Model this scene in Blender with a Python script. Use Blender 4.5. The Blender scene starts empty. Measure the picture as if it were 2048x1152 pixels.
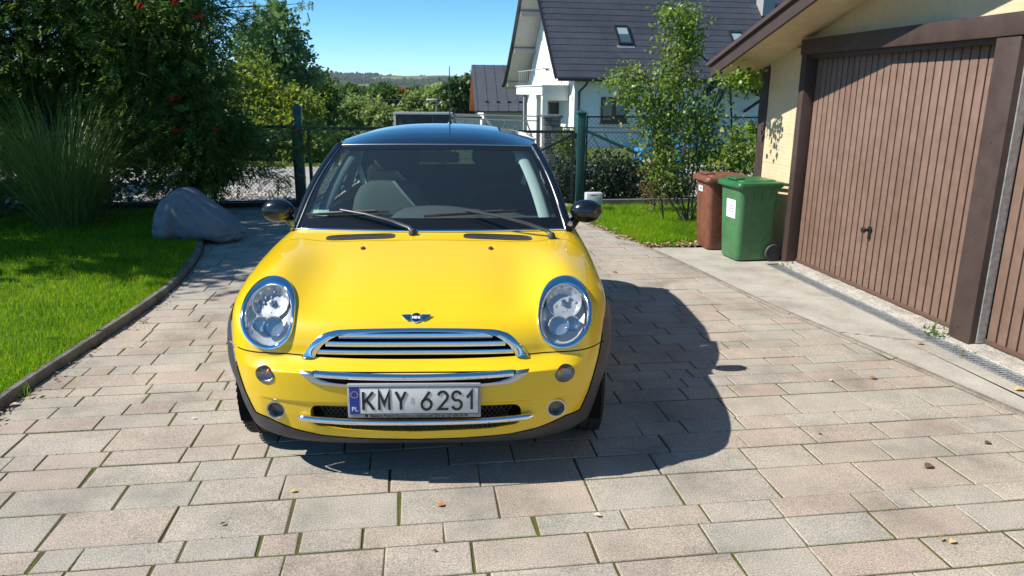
import bpy, bmesh, math, random
import numpy as np
from mathutils import Vector, Matrix, Euler
from mathutils.bvhtree import BVHTree
rnd = random.Random(7); nr = np.random.default_rng(11)
R = math.radians
sc = bpy.context.scene
col = sc.collection
# ------------------------------------------------------------------ camera, sky, sun, exposure
cam = bpy.data.objects.new('camera', bpy.data.cameras.new('camera')); col.objects.link(cam)
cam.data.sensor_width = 36; cam.data.lens = 1480/2048*36; cam.data.clip_start = .05; cam.data.clip_end = 12000
cam.matrix_world = Matrix.Translation((0, 0, 1.60)) @ Matrix.Rotation(R(90-14.8), 4, 'X') @ Matrix.Rotation(R(.4), 4, 'Z')
sc.camera = cam
TOSUN = Vector((-.94, -.20, 1.0)).normalized()
SUN_EL = math.asin(TOSUN.z); SUN_ROT = math.atan2(TOSUN.x, TOSUN.y)
wd = bpy.data.worlds.new('World'); sc.world = wd; wd.use_nodes = True
nt = wd.node_tree; bg = nt.nodes['Background']
sky = nt.nodes.new('ShaderNodeTexSky'); sky.sky_type = 'NISHITA'; sky.sun_disc = False
sky.sun_elevation = SUN_EL; sky.sun_rotation = SUN_ROT
sky.altitude = 1500; sky.air_density = .6; sky.dust_density = 0; sky.ozone_density = 4.5
hsv = nt.nodes.new('ShaderNodeHueSaturation'); hsv.inputs['Saturation'].default_value = 1.2; hsv.inputs['Hue'].default_value = .487
nt.links.new(sky.outputs[0], hsv.inputs['Color']); nt.links.new(hsv.outputs[0], bg.inputs[0]); bg.inputs[1].default_value = .115
sl = bpy.data.lights.new('sun', 'SUN'); sl.energy = 4.0; sl.angle = R(.53); sl.color = (1.0, .95, .86)
so = bpy.data.objects.new('sun', sl); col.objects.link(so); so.rotation_euler = (-TOSUN).to_track_quat('-Z', 'Y').to_euler()
vs = sc.view_settings; vs.view_transform = 'Standard'; vs.look = 'None'; vs.gamma = 1; vs.use_curve_mapping = False; vs.exposure = .90
sc.cycles.use_denoising = True; sc.cycles.max_bounces = 8; sc.cycles.transparent_max_bounces = 24

# ------------------------------------------------------------------ helpers
def lnk(o): col.objects.link(o); return o
def tag(o, label=None, cat=None, group=None, kind=None):
    if label: o['label'] = label
    if cat: o['category'] = cat
    if group: o['group'] = group
    if kind: o['kind'] = kind
    return o
def empty(name, loc=(0,0,0), rz=0, label=None, cat=None, group=None):
    o = bpy.data.objects.new(name, None); lnk(o); o.location = loc; o.rotation_euler = (0,0,rz); o.empty_display_size = .2
    return tag(o, label, cat, group)
def mesh_np(name, V, F, smooth=False, normals=None):
    "V Nx3 array; F: list of polygons or (M,k) array"
    me = bpy.data.meshes.new(name)
    V = np.ascontiguousarray(V, dtype=np.float32)
    if isinstance(F, np.ndarray):
        m, k = F.shape
        me.vertices.add(len(V)); me.vertices.foreach_set('co', V.ravel())
        me.loops.add(m*k); me.loops.foreach_set('vertex_index', np.ascontiguousarray(F, dtype=np.int32).ravel())
        me.polygons.add(m); me.polygons.foreach_set('loop_start', np.arange(0, m*k, k, dtype=np.int32))
        me.update(calc_edges=True)
    else:
        me.from_pydata(V.tolist(), [], F); me.update()
    if smooth: me.polygons.foreach_set('use_smooth', np.ones(len(me.polygons), dtype=bool))
    if normals is not None: me.normals_split_custom_set_from_vertices(np.ascontiguousarray(normals, dtype=np.float32).tolist())
    return me
def mobj(name, me, mat=None, parent=None, loc=None, rz=None):
    o = bpy.data.objects.new(name, me); lnk(o)
    if mat is not None and not me.materials: me.materials.append(mat)
    if parent is not None: o.parent = parent
    if loc is not None: o.location = loc
    if rz is not None: o.rotation_euler = (0,0,rz)
    return o
def sharpen(me, ang=35):
    me.polygons.foreach_set('use_smooth', np.ones(len(me.polygons), dtype=bool))
    bm = bmesh.new(); bm.from_mesh(me)
    for e in bm.edges:
        if len(e.link_faces) == 2 and e.calc_face_angle(0) > R(ang): e.smooth = False
    bm.to_mesh(me); bm.free()
class MB:
    def __init__(s): s.v = []; s.f = []
    def add(s, vs, fs):
        n = len(s.v); s.v += [tuple(v) for v in vs]; s.f += [tuple(i+n for i in f) for f in fs]; return s
    def box(s, x0, x1, y0, y1, z0, z1, m=None, bev=0):
        if bev:
            bm = bmesh.new(); bmesh.ops.create_cube(bm, size=1)
            for v in bm.verts: v.co = Vector((x0+(v.co.x+.5)*(x1-x0), y0+(v.co.y+.5)*(y1-y0), z0+(v.co.z+.5)*(z1-z0)))
            bmesh.ops.bevel(bm, geom=bm.edges[:], offset=bev, segments=2, affect='EDGES', profile=.5)
            vs = [v.co.copy() for v in bm.verts]; fs = [[v.index for v in f.verts] for f in bm.faces]; bm.free()
        else:
            vs = [Vector((x,y,z)) for z in (z0,z1) for y in (y0,y1) for x in (x0,x1)]
            fs = [(0,2,3,1),(4,5,7,6),(0,1,5,4),(2,6,7,3),(0,4,6,2),(1,3,7,5)]
        if m is not None: vs = [m @ v for v in vs]
        return s.add(vs, fs)
    def bar(s, a, b, w, h=None, up=(0,0,1)):
        a, b = Vector(a), Vector(b); d = b-a; L = d.length; h = h or w
        z = d.normalized(); x = z.cross(Vector(up))
        if x.length < 1e-4: x = z.cross(Vector((1,0,0)))
        x.normalize(); y = x.cross(z)
        m = Matrix((x, y, z)).transposed().to_4x4(); m.translation = a
        return s.box(-w/2, w/2, -h/2, h/2, 0, L, m)
    def tube(s, pts, r, n=8, closed=False, cap=True, flat=None, up=(0,0,1)):
        pts = [Vector(p) for p in pts]; k = len(pts); rs = r if hasattr(r, '__len__') else [r]*k
        vs = []; prev = None
        for i, p in enumerate(pts):
            if closed: t = pts[(i+1) % k]-pts[i-1]
            else: t = pts[min(i+1,k-1)]-pts[max(i-1,0)]
            t.normalize()
            if prev is None:
                x = t.cross(Vector(up))
                if x.length < 1e-3: x = t.cross(Vector((1,0,0)))
            else: x = prev - t*prev.dot(t)
            x.normalize(); prev = x; y = t.cross(x)
            fx, fy = flat if flat else (1,1)
            for j in range(n):
                a = 2*math.pi*j/n; vs.append(p + x*(math.cos(a)*rs[i]*fx) + y*(math.sin(a)*rs[i]*fy))
        fs = []
        for i in range(k if closed else k-1):
            i2 = (i+1) % k
            for j in range(n):
                j2 = (j+1) % n; fs.append((i*n+j, i*n+j2, i2*n+j2, i2*n+j))
        if cap and not closed: fs += [tuple(range(n))[::-1], tuple((k-1)*n+j for j in range(n))]
        return s.add(vs, fs)
    def lathe(s, prof, n=24, m=None):
        vs = []; fs = []
        for r, z in prof:
            for j in range(n):
                a = 2*math.pi*j/n; vs.append(Vector((r*math.cos(a), r*math.sin(a), z)))
        for i in range(len(prof)-1):
            for j in range(n):
                j2 = (j+1) % n; fs.append((i*n+j, i*n+j2, (i+1)*n+j2, (i+1)*n+j))
        if prof[0][0] > 1e-5: fs.append(tuple(range(n))[::-1])
        if prof[-1][0] > 1e-5: fs.append(tuple((len(prof)-1)*n+j for j in range(n)))
        if m is not None: vs = [m @ v for v in vs]
        return s.add(vs, fs)
    def grid(s, rows, closed=False):
        "rows: list of equally long point lists"
        n = len(rows[0]); fs = []
        vs = [p for r in rows for p in r]
        for i in range(len(rows)-1):
            for j in range(n if closed else n-1):
                j2 = (j+1) % n; fs.append((i*n+j, i*n+j2, (i+1)*n+j2, (i+1)*n+j))
        return s.add(vs, fs)
    def prism(s, poly, y0, y1, m=None):
        "polygon in x,z extruded along y"
        n = len(poly); vs = [Vector((p[0], y0, p[1])) for p in poly]+[Vector((p[0], y1, p[1])) for p in poly]
        fs = [tuple(range(n)), tuple(range(n, 2*n))[::-1]]+[(i, i+n, (i+1) % n+n, (i+1) % n) for i in range(n)]
        if m is not None: vs = [m @ v for v in vs]
        return s.add(vs, fs)
    def mesh(s, name, smooth=None):
        me = bpy.data.meshes.new(name); me.from_pydata([tuple(v) for v in s.v], [], s.f); me.update()
        bm = bmesh.new(); bm.from_mesh(me); bmesh.ops.recalc_face_normals(bm, faces=bm.faces[:]); bm.to_mesh(me); bm.free()
        if smooth: sharpen(me, smooth if smooth is not True else 35)
        return me
    def build(s, name, mat, parent=None, smooth=None, loc=None, rz=None):
        return mobj(name, s.mesh(name, smooth), mat, parent, loc, rz)

# ---- materials
def nodes(m): return m.node_tree.nodes, m.node_tree.links
def mat(name, c, rough=.6, metal=0, spec=.5, coat=0, coat_rough=.03, var=0, vscale=3, var2=None, bump=0, bscale=60, c2=None, mixscale=2, detail=6, trans=0, contrast=.5, objvar=0, sheen=0, rvar=0):
    m = bpy.data.materials.new(name); m.use_nodes = True; N, L = nodes(m); b = N['Principled BSDF']
    b.inputs['Base Color'].default_value = (*c, 1); b.inputs['Roughness'].default_value = rough; b.inputs['Metallic'].default_value = metal
    b.inputs['Specular IOR Level'].default_value = spec; b.inputs['Coat Weight'].default_value = coat; b.inputs['Coat Roughness'].default_value = coat_rough
    b.inputs['Transmission Weight'].default_value = trans
    tc = N.new('ShaderNodeTexCoord'); vec = tc.outputs['Object']
    out = None
    if c2 is not None or var:
        n = N.new('ShaderNodeTexNoise'); n.inputs['Scale'].default_value = mixscale if c2 is not None else vscale; n.inputs['Detail'].default_value = detail; n.inputs['Roughness'].default_value = .65
        L.new(vec, n.inputs['Vector'])
        mr = N.new('ShaderNodeMapRange'); mr.inputs[1].default_value = .5-contrast*.35; mr.inputs[2].default_value = .5+contrast*.35; L.new(n.outputs[0], mr.inputs[0])
        mx = N.new('ShaderNodeMix'); mx.data_type = 'RGBA'
        ca = c if c2 is not None else tuple(v*(1-var) for v in c); cb = c2 if c2 is not None else tuple(min(1, v*(1+var)) for v in c)
        mx.inputs[6].default_value = (*ca, 1); mx.inputs[7].default_value = (*cb, 1); L.new(mr.outputs[0], mx.inputs[0]); out = mx.outputs[2]
    if c2 is not None and var:
        n2 = N.new('ShaderNodeTexNoise'); n2.inputs['Scale'].default_value = vscale; n2.inputs['Detail'].default_value = 4; L.new(vec, n2.inputs['Vector'])
        hv = N.new('ShaderNodeHueSaturation'); mr2 = N.new('ShaderNodeMapRange'); mr2.inputs[1].default_value = .3; mr2.inputs[2].default_value = .7; mr2.inputs[3].default_value = 1-var; mr2.inputs[4].default_value = 1+var
        L.new(n2.outputs[0], mr2.inputs[0]); L.new(mr2.outputs[0], hv.inputs['Value']); L.new(out, hv.inputs['Color']); out = hv.outputs[0]
    if objvar:
        oi = N.new('ShaderNodeObjectInfo'); hv = N.new('ShaderNodeHueSaturation'); mr3 = N.new('ShaderNodeMapRange'); mr3.inputs[3].default_value = 1-objvar; mr3.inputs[4].default_value = 1+objvar
        L.new(oi.outputs['Random'], mr3.inputs[0]); L.new(mr3.outputs[0], hv.inputs['Value'])
        if out is not None: L.new(out, hv.inputs['Color'])
        else: hv.inputs['Color'].default_value = (*c, 1)
        out = hv.outputs[0]
    if out is not None: L.new(out, b.inputs['Base Color'])
    if rvar:
        n4 = N.new('ShaderNodeTexNoise'); n4.inputs['Scale'].default_value = 9; n4.inputs['Detail'].default_value = 5; L.new(vec, n4.inputs['Vector'])
        mr4 = N.new('ShaderNodeMapRange'); mr4.inputs[1].default_value = .3; mr4.inputs[2].default_value = .7; mr4.inputs[3].default_value = max(0, rough-rvar); mr4.inputs[4].default_value = min(1, rough+rvar)
        L.new(n4.outputs[0], mr4.inputs[0]); L.new(mr4.outputs[0], b.inputs['Roughness'])
    if bump:
        n3 = N.new('ShaderNodeTexNoise'); n3.inputs['Scale'].default_value = bscale; n3.inputs['Detail'].default_value = 5; L.new(vec, n3.inputs['Vector'])
        bp = N.new('ShaderNodeBump'); bp.inputs['Strength'].default_value = bump; bp.inputs['Distance'].default_value = .01; L.new(n3.outputs[0], bp.inputs['Height']); L.new(bp.outputs[0], b.inputs['Normal'])
    return m
def glass(name, tint, rough=0.0, ior=1.5, refl=(1,1,1), veil=0):
    "thin pane: tinted see-through plus mirror reflection by Fresnel"
    m = bpy.data.materials.new(name); m.use_nodes = True; N, L = nodes(m); N.remove(N['Principled BSDF'])
    t = N.new('ShaderNodeBsdfTransparent'); t.inputs[0].default_value = (*tint, 1)
    g_ = N.new('ShaderNodeBsdfGlossy'); g_.inputs['Roughness'].default_value = rough; g_.inputs[0].default_value = (*refl, 1)
    # Schlick reflectance, the same from both sides of the thin pane
    ge = N.new('ShaderNodeNewGeometry'); dt = N.new('ShaderNodeVectorMath'); dt.operation = 'DOT_PRODUCT'; L.new(ge.outputs['Normal'], dt.inputs[0]); L.new(ge.outputs['Incoming'], dt.inputs[1])
    def mth(op, a, b): 
        q = N.new('ShaderNodeMath'); q.operation = op
        for k, v in ((0, a), (1, b)):
            if v is None: continue
            if isinstance(v, (int, float)): q.inputs[k].default_value = v
            else: L.new(v, q.inputs[k])
        return q.outputs[0]
    f0 = ((ior-1)/(ior+1))**2*1.9; sch = mth('ADD', mth('MULTIPLY', mth('POWER', mth('SUBTRACT', 1.0, mth('ABSOLUTE', dt.outputs['Value'], None)), 5.0), 1-f0), f0)
    mx = N.new('ShaderNodeMixShader'); L.new(sch, mx.inputs[0]); L.new(t.outputs[0], mx.inputs[1]); L.new(g_.outputs[0], mx.inputs[2])
    last = mx.outputs[0]
    if veil:  # pale diffuse film, stands in for the sky veil reflected in the pane
        df = N.new('ShaderNodeBsdfDiffuse'); df.inputs[0].default_value = (.62,.66,.64,1); m3 = N.new('ShaderNodeMixShader'); m3.inputs[0].default_value = veil; L.new(last, m3.inputs[1]); L.new(df.outputs[0], m3.inputs[2]); last = m3.outputs[0]
    L.new(last, N['Material Output'].inputs[0]); return m
def text_mesh(s, size, mat, parent, m4, name='lettering', ext=.0006, ax='CENTER', sx=1, bold=0):
    c = bpy.data.curves.new(name, 'FONT'); c.body = s; c.size = size; c.extrude = ext; c.align_x = ax; c.align_y = 'CENTER'; c.resolution_u = 3; c.offset = bold
    o = bpy.data.objects.new(name, c); col.objects.link(o)
    me = bpy.data.meshes.new_from_object(o.evaluated_get(bpy.context.evaluated_depsgraph_get())); bpy.data.objects.remove(o)
    me.transform(m4 @ Matrix.Diagonal((sx, 1, 1, 1))); me.materials.clear(); return mobj(name, me, mat, parent)

# site frame: garage, paving and gate share one direction, 8 degrees off the camera axis
SA = R(8); cs, ss = math.cos(SA), math.sin(SA)
def S(u, v, z=0): return Vector((u*cs-v*ss, u*ss+v*cs, z))
def toS(x, y): return (x*cs+y*ss, -x*ss+y*cs)
SM = Matrix.Rotation(SA, 4, 'Z')
def smax(a, b, k):
    h = np.maximum(k-np.abs(a-b), 0)/k; return np.maximum(a, b)+h*h*k*.25
def sst(a, b, x):
    t = np.clip((x-a)/(b-a), 0, 1); return t*t*(3-2*t)
def pl(xs, ys):
    xs = np.array(xs, float); ys = np.array(ys, float); m = np.zeros_like(xs); d = np.diff(ys)/np.diff(xs)
    m[1:-1] = np.where(d[:-1]*d[1:] > 0, 2*d[:-1]*d[1:]/(d[:-1]+d[1:]+1e-12), 0); m[0] = d[0]; m[-1] = d[-1]
    def f(x):
        x = np.clip(x, xs[0], xs[-1]); i = np.clip(np.searchsorted(xs, x)-1, 0, len(xs)-2); h = xs[i+1]-xs[i]; t = (x-xs[i])/h
        return ys[i]*(1+2*t)*(1-t)**2+m[i]*h*t*(1-t)**2+ys[i+1]*t*t*(3-2*t)+m[i+1]*h*t*t*(t-1)
    return f
# ================================================================== ground and setting
def pos_noise(N, L, scale, detail=4, rough=.6):
    g_ = N.new('ShaderNodeNewGeometry'); n = N.new('ShaderNodeTexNoise'); n.inputs['Scale'].default_value = scale; n.inputs['Detail'].default_value = detail; n.inputs['Roughness'].default_value = rough
    L.new(g_.outputs['Position'], n.inputs['Vector']); return n.outputs[0]
def ramp(N, L, src, pts):
    r = N.new('ShaderNodeValToRGB'); e = r.color_ramp.elements
    while len(e) < len(pts): e.new(.5)
    for k, (p, c) in enumerate(pts): e[k].position = p; e[k].color = (*c, 1)
    if src is not None: L.new(src, r.inputs[0])
    return r.outputs[0]
def mixc(N, L, f, a, b, mode='MIX'):
    m = N.new('ShaderNodeMix'); m.data_type = 'RGBA'; m.blend_type = mode
    for k, v in ((0, f), (6, a), (7, b)):
        if hasattr(v, 'links') or hasattr(v, 'is_linked'): L.new(v, m.inputs[k])
        elif k == 0: m.inputs[0].default_value = v
        else: m.inputs[k].default_value = (*v, 1)
    return m.outputs[2]
def bumpn(N, L, b, h, strength=.4, dist=.004):
    bp = N.new('ShaderNodeBump'); bp.inputs['Strength'].default_value = strength; bp.inputs['Distance'].default_value = dist; L.new(h, bp.inputs['Height']); L.new(bp.outputs[0], b.inputs['Normal'])
def paver_mat(name, island):
    m = bpy.data.materials.new(name); m.use_nodes = True; N, L = nodes(m); b = N['Principled BSDF']; b.inputs['Roughness'].default_value = .88; b.inputs['Specular IOR Level'].default_value = .25
    if island: rv = N.new('ShaderNodeNewGeometry').outputs['Random Per Island']
    else: rv = N.new('ShaderNodeObjectInfo').outputs['Random']
    tint = ramp(N, L, rv, [(0, (.40,.305,.25)), (.28, (.41,.335,.275)), (.5, (.365,.335,.29)), (.72, (.38,.36,.31)), (1, (.435,.365,.30))])
    blot = ramp(N, L, pos_noise(N, L, 7, 5), [(.3, (.30,.285,.255)), (.52, (.385,.345,.30)), (.74, (.465,.40,.34))])
    c = mixc(N, L, .45, tint, blot)
    sp = ramp(N, L, pos_noise(N, L, 170, 3, .75), [(.36, (.22,.22,.21)), (.45, (.80,.80,.80)), (.55, (1.05,1.05,1.05)), (.66, (1.55,1.53,1.5))])
    c = mixc(N, L, .75, c, sp, 'MULTIPLY')
    st = ramp(N, L, pos_noise(N, L, 2.1, 6), [(.32, (.60,.60,.59)), (.47, (.92,.91,.89)), (.58, (1.04,1.03,1.01)), (.7, (1.16,1.13,1.10))])
    c = mixc(N, L, .8, c, st, 'MULTIPLY')
    L.new(c, b.inputs['Base Color']); bumpn(N, L, b, pos_noise(N, L, 190, 4, .75), .55, .004); return m
PAV = paver_mat('paver_stone', False); PAVI = paver_mat('paver_stone_far', True)
JNT = bpy.data.materials.new('joint_sand'); JNT.use_nodes = True; N, L = nodes(JNT); b_ = N['Principled BSDF']; b_.inputs['Roughness'].default_value = 1; b_.inputs['Specular IOR Level'].default_value = .1
cj = ramp(N, L, pos_noise(N, L, 3.2, 5), [(.36, (.11,.085,.055)), (.48, (.10,.095,.035)), (.62, (.10,.125,.02))])
L.new(mixc(N, L, .5, cj, ramp(N, L, pos_noise(N, L, 160, 3), [(.35, (.4,.4,.4)), (.65, (1.3,1.3,1.3))]), 'MULTIPLY'), b_.inputs['Base Color']); bumpn(N, L, b_, pos_noise(N, L, 120, 4), .8, .008)
CON = bpy.data.materials.new('weathered_concrete'); CON.use_nodes = True; N, L = nodes(CON); b_ = N['Principled BSDF']; b_.inputs['Roughness'].default_value = .92; b_.inputs['Specular IOR Level'].default_value = .2
cc = ramp(N, L, pos_noise(N, L, 2.4, 7, .65), [(.30, (.25,.235,.205)), (.48, (.37,.345,.30)), (.62, (.42,.395,.345)), (.78, (.48,.45,.40))])
cc = mixc(N, L, .6, cc, ramp(N, L, pos_noise(N, L, 120, 4, .7), [(.3, (.5,.49,.47)), (.5, (1,1,1)), (.7, (1.3,1.28,1.25))]), 'MULTIPLY')
L.new(cc, b_.inputs['Base Color']); bumpn(N, L, b_, pos_noise(N, L, 70, 6, .7), .5, .006)
KRB = mat('kerb_concrete', (.105,.095,.085), rough=.95, c2=(.22,.20,.175), mixscale=6, var=.25, vscale=60, bump=.5, bscale=90, objvar=.12)
EDG = mat('edging_concrete', (.16,.14,.12), rough=.95, c2=(.26,.225,.19), mixscale=7, var=.25, vscale=70, bump=.5, bscale=90, objvar=.12)

# curves in site frame (u across, v along)
KL = [(-1.9,-3), (-2.0,0), (-2.13,2.5), (-2.11,3.956), (-2.05,4.731), (-1.99,5.416), (-1.96,6.096), (-2.01,7.0), (-2.11,7.761), (-2.19,8.154), (-2.40,9.4), (-2.6,10.9)]
KR = [(3.55,-3), (3.42,0), (3.27,1.9), (3.115,3.127), (3.027,3.683), (2.916,4.37), (2.733,5.494), (2.651,6.358), (2.496,7.524), (2.277,8.596), (2.15,9.6), (2.1,10.9)]
uL = pl([p[1] for p in KL], [p[0] for p in KL]); uR = pl([p[1] for p in KR], [p[0] for p in KR])
# ---- terrain: one sheet out to the hills
def vnoise(x, y, seed=0):
    out = np.zeros_like(x)
    for k in range(7):
        r = np.random.default_rng(seed+k); a = r.uniform(0, 6.28); f = 1.9**k; out += np.sin((x*math.cos(a)+y*math.sin(a))*f+r.uniform(0, 6.28))*np.cos((x*math.sin(a*1.7)-y*math.cos(a*1.7))*f*.8+r.uniform(0, 6.28))/f**.9
    return out
def terr(x, y):
    x = np.asarray(x, float); y = np.asarray(y, float); d = np.hypot(x, y)
    z = np.interp(d, [0, 14, 22, 30, 45, 80, 160, 420, 900, 1700, 2600, 3600, 9000], [-.06, -.06, -.16, -.5, -1.3, -6, -12, -15, -10, 12, 52, 44, 20])
    return z+np.where(d > 600, 9*vnoise(x/420, y/420, 3)*np.clip((d-600)/1200, 0, 1)+5*vnoise(x/150, y/150, 9)*np.clip((d-900)/1500, 0, 1), 0)
rr_ = np.concatenate([[.5, 4, 8, 11, 14, 18, 22, 26, 30, 38, 46, 60, 80, 110, 160, 240, 330, 420, 560], np.linspace(700, 3600, 46), [4600, 6500, 9000]])
aa_ = np.radians(np.concatenate([np.linspace(-180, -40, 15)[:-1], np.linspace(-40, 40, 161), np.linspace(40, 180, 15)[1:]]))
RR, AA = np.meshgrid(rr_, aa_, indexing='ij'); X = RR*np.sin(AA); Y = RR*np.cos(AA); V = np.stack([X, Y, terr(X, Y)], -1).reshape(-1, 3); na_ = len(aa_)
F = np.array([(i*na_+j, i*na_+j+1, (i+1)*na_+j+1, (i+1)*na_+j) for i in range(len(rr_)-1) for j in range(na_-1)])[:, ::-1]
TER = bpy.data.materials.new('meadow_and_fields'); TER.use_nodes = True; N, L = nodes(TER); b_ = N['Principled BSDF']; b_.inputs['Roughness'].default_value = 1; b_.inputs['Specular IOR Level'].default_value = .05
near = ramp(N, L, pos_noise(N, L, .9, 6), [(.3, (.05,.075,.018)), (.5, (.085,.115,.025)), (.7, (.13,.14,.045))])
far = ramp(N, L, pos_noise(N, L, .0042, 5, .55), [(.36, (.020,.036,.018)), (.54, (.026,.044,.02)), (.565, (.10,.13,.05)), (.62, (.13,.15,.055)), (.65, (.22,.19,.09)), (.69, (.03,.05,.022))])
g_ = N.new('ShaderNodeNewGeometry'); ln = N.new('ShaderNodeVectorMath'); ln.operation = 'LENGTH'; L.new(g_.outputs['Position'], ln.inputs[0]); mr = N.new('ShaderNodeMapRange'); mr.inputs[1].default_value = 300; mr.inputs[2].default_value = 700; L.new(ln.outputs['Value'], mr.inputs[0])
L.new(mixc(N, L, mr.outputs[0], near, far), b_.inputs['Base Color'])
tag(mobj('terrain', mesh_np('terrain', V, F, True), TER), kind='structure')
# ---- woods on the far hills: one mass of small crowns
pts = []
while len(pts) < 9000:
    a = R(rnd.uniform(-24, 8)); d = rnd.uniform(900, 2750)**1.0; x, y = d*math.sin(a), d*math.cos(a)
    if math.sin(x/170+1.2*math.sin(y/260))+math.sin(y/140+x/310)+rnd.uniform(-.9, .9) > .0: pts.append((x, y))
pts = np.array(pts); bz = terr(pts[:,0], pts[:,1]); n = len(pts)
ic = bmesh.new(); bmesh.ops.create_icosphere(ic, subdivisions=1, radius=1); iv = np.array([v.co[:] for v in ic.verts]); iff = np.array([[v.index for v in f.verts] for f in ic.faces]); ic.free()
sc_ = nr.uniform(3.5, 7, n); V = (iv[None]*np.stack([sc_*nr.uniform(.8,1.3,n), sc_, sc_*nr.uniform(.7,1.2,n)], -1)[:,None]*(1+.25*nr.standard_normal((n, len(iv), 1))))+np.stack([pts[:,0], pts[:,1], bz+sc_*.45], -1)[:,None]
F = (iff[None]+(np.arange(n)*len(iv))[:,None,None]).reshape(-1, 3)
FWD = mat('far_wood', (.018,.034,.016), rough=1, c2=(.035,.055,.02), mixscale=.02, spec=.05)
tag(mobj('far_woodland', mesh_np('far_woodland', V.reshape(-1, 3), F), FWD), 'dark woods in patches across the distant hills', 'woods', kind='stuff')
# ---- paving
pavement = MB(); rows = [[S(float(uL(v))-.02, v, -.0042), S(float(uR(v))+.02, v, -.0042)] for v in np.linspace(-2.9, 10.85, 40)]
pavement.grid(rows); pv = pavement.build('driveway', JNT); tag(pv, kind='structure')
pat = [.19, .135, .25, .19, .18, .14, .24, .165, .14, .135, .13, .2, .15]
vb = [2.02]
for h in (.185, .195, .135, .25, .195, .18, .145, .245, .165, .14, .135, .13): vb.append(vb[-1]+h)
k = 0
while vb[-1] < 10.78: vb.append(vb[-1]+pat[(k*5+3) % len(pat)]); k += 1
pre = [2.02]
while pre[-1] > -2.6: pre.append(pre[-1]-pat[(k*3+1) % len(pat)]); k += 1
vb = pre[:0:-1]+vb
def clip_poly(poly, f):
    out = []; n = len(poly)
    for i in range(n):
        p, q = poly[i], poly[(i+1) % n]; a, b = f(p), f(q)
        if a >= 0: out.append(p)
        if (a >= 0) != (b >= 0): t = a/(a-b); out.append((p[0]+(q[0]-p[0])*t, p[1]+(q[1]-p[1])*t))
    return out
def paver_geo(poly, gap, zt):
    "poly in site u,v: chamfered block"
    c = (sum(p[0] for p in poly)/len(poly), sum(p[1] for p in poly)/len(poly)); n = len(poly)
    def inset(d):
        o = []
        for i in range(n):
            p0, p1, p2 = Vector(poly[i-1]), Vector(poly[i]), Vector(poly[(i+1) % n]); a = (p1-p0); b = (p2-p1)
            if a.length < 1e-6 or b.length < 1e-6: o.append(p1); continue
            a.normalize(); b.normalize(); na, nb = Vector((-a.y, a.x)), Vector((-b.y, b.x)); m = na+nb
            m = m/max(.4, m.dot(na)) if m.length > 1e-6 else na; o.append(p1+m*d)
        return o
    vs = []
    for d, z in ((gap, -.03), (gap, zt-.004), (gap+.002, zt-.001), (gap+.006, zt)): vs += [(p.x, p.y, z) for p in inset(d)]
    fs = []
    for r in range(3):
        for i in range(n): j = (i+1) % n; fs.append((r*n+i, r*n+j, (r+1)*n+j, (r+1)*n+i))
    fs.append(tuple(3*n+i for i in range(n))); return vs, fs, c
allp = []
for r in range(len(vb)-1):
    v0, v1 = vb[r], vb[r+1]; h = v1-v0
    lens = [.14, .23, .27, .30, .33, .35] if h < .15 else ([.29, .31, .35, .38, .44] if h < .215 else [.36, .39, .42, .45])
    a = min(float(uL(v0)), float(uL(v1)))-rnd.uniform(.02, .3); ue = max(float(uR(v0)), float(uR(v1)))+.05
    wob0, wob1 = rnd.uniform(-.003, .003), rnd.uniform(-.003, .003)
    while a < ue:
        b = a+rnd.choice(lens); sk = rnd.uniform(-.006, .006); gv = rnd.choice((0, 0, .001, .002)) if v0 > 2.9 else rnd.choice((0, .001, .003, .005))
        poly = [(a+gv, v0+wob0), (b, v0+wob0+rnd.uniform(-.002,.002)), (b+sk, v1+wob1), (a+gv+sk*.5, v1+wob1+rnd.uniform(-.002,.002))]
        l0, l1, r0, r1 = float(uL(v0)), float(uL(v1)), float(uR(v0)), float(uR(v1))
        poly = clip_poly(poly, lambda p: p[0]-(l0+(l1-l0)*(p[1]-v0)/h)-.004); poly = clip_poly(poly, lambda p: (r0+(r1-r0)*(p[1]-v0)/h)-.004-p[0]) if len(poly) > 2 else poly
        a = b
        if len(poly) < 3: continue
        ar = abs(sum(poly[i-1][0]*poly[i][1]-poly[i][0]*poly[i-1][1] for i in range(len(poly))))/2
        if ar < .004: continue
        vs, fs, c = paver_geo(poly, rnd.uniform(.0022, .0042), rnd.uniform(-.0018, .0018))
        w_ = S(*c); d = max(.3, w_.y); dep = d*.967+1.6*.255; px = w_.x/dep*1480; show = ar/dep**3 if (abs(px) < 1060 and d > 1.95) else 0
        allp.append((show, vs, fs, c))
allp.sort(key=lambda t: -t[0])
for show, vs, fs, c in allp[:300]:
    tx, ty = rnd.uniform(-.004, .004), rnd.uniform(-.004, .004)
    me = bpy.data.meshes.new('paver'); me.from_pydata([(x-c[0], y-c[1], z+tx*(x-c[0])+ty*(y-c[1])) for x, y, z in vs], [], fs); me.update()
    o = mobj('paver', me, PAV, pv); o.location = S(*c); o.rotation_euler = (0, 0, SA)
b = MB()
for show, vs, fs, c in allp[300:]:
    if c[1] > -1.5: b.add([S(x, y, z) for x, y, z in vs], fs)
me = bpy.data.meshes.new('paver_field'); me.from_pydata([tuple(v) for v in b.v], [], b.f); me.update(); tag(mobj('paver_field', me, PAVI, pv), kind='stuff')
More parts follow.
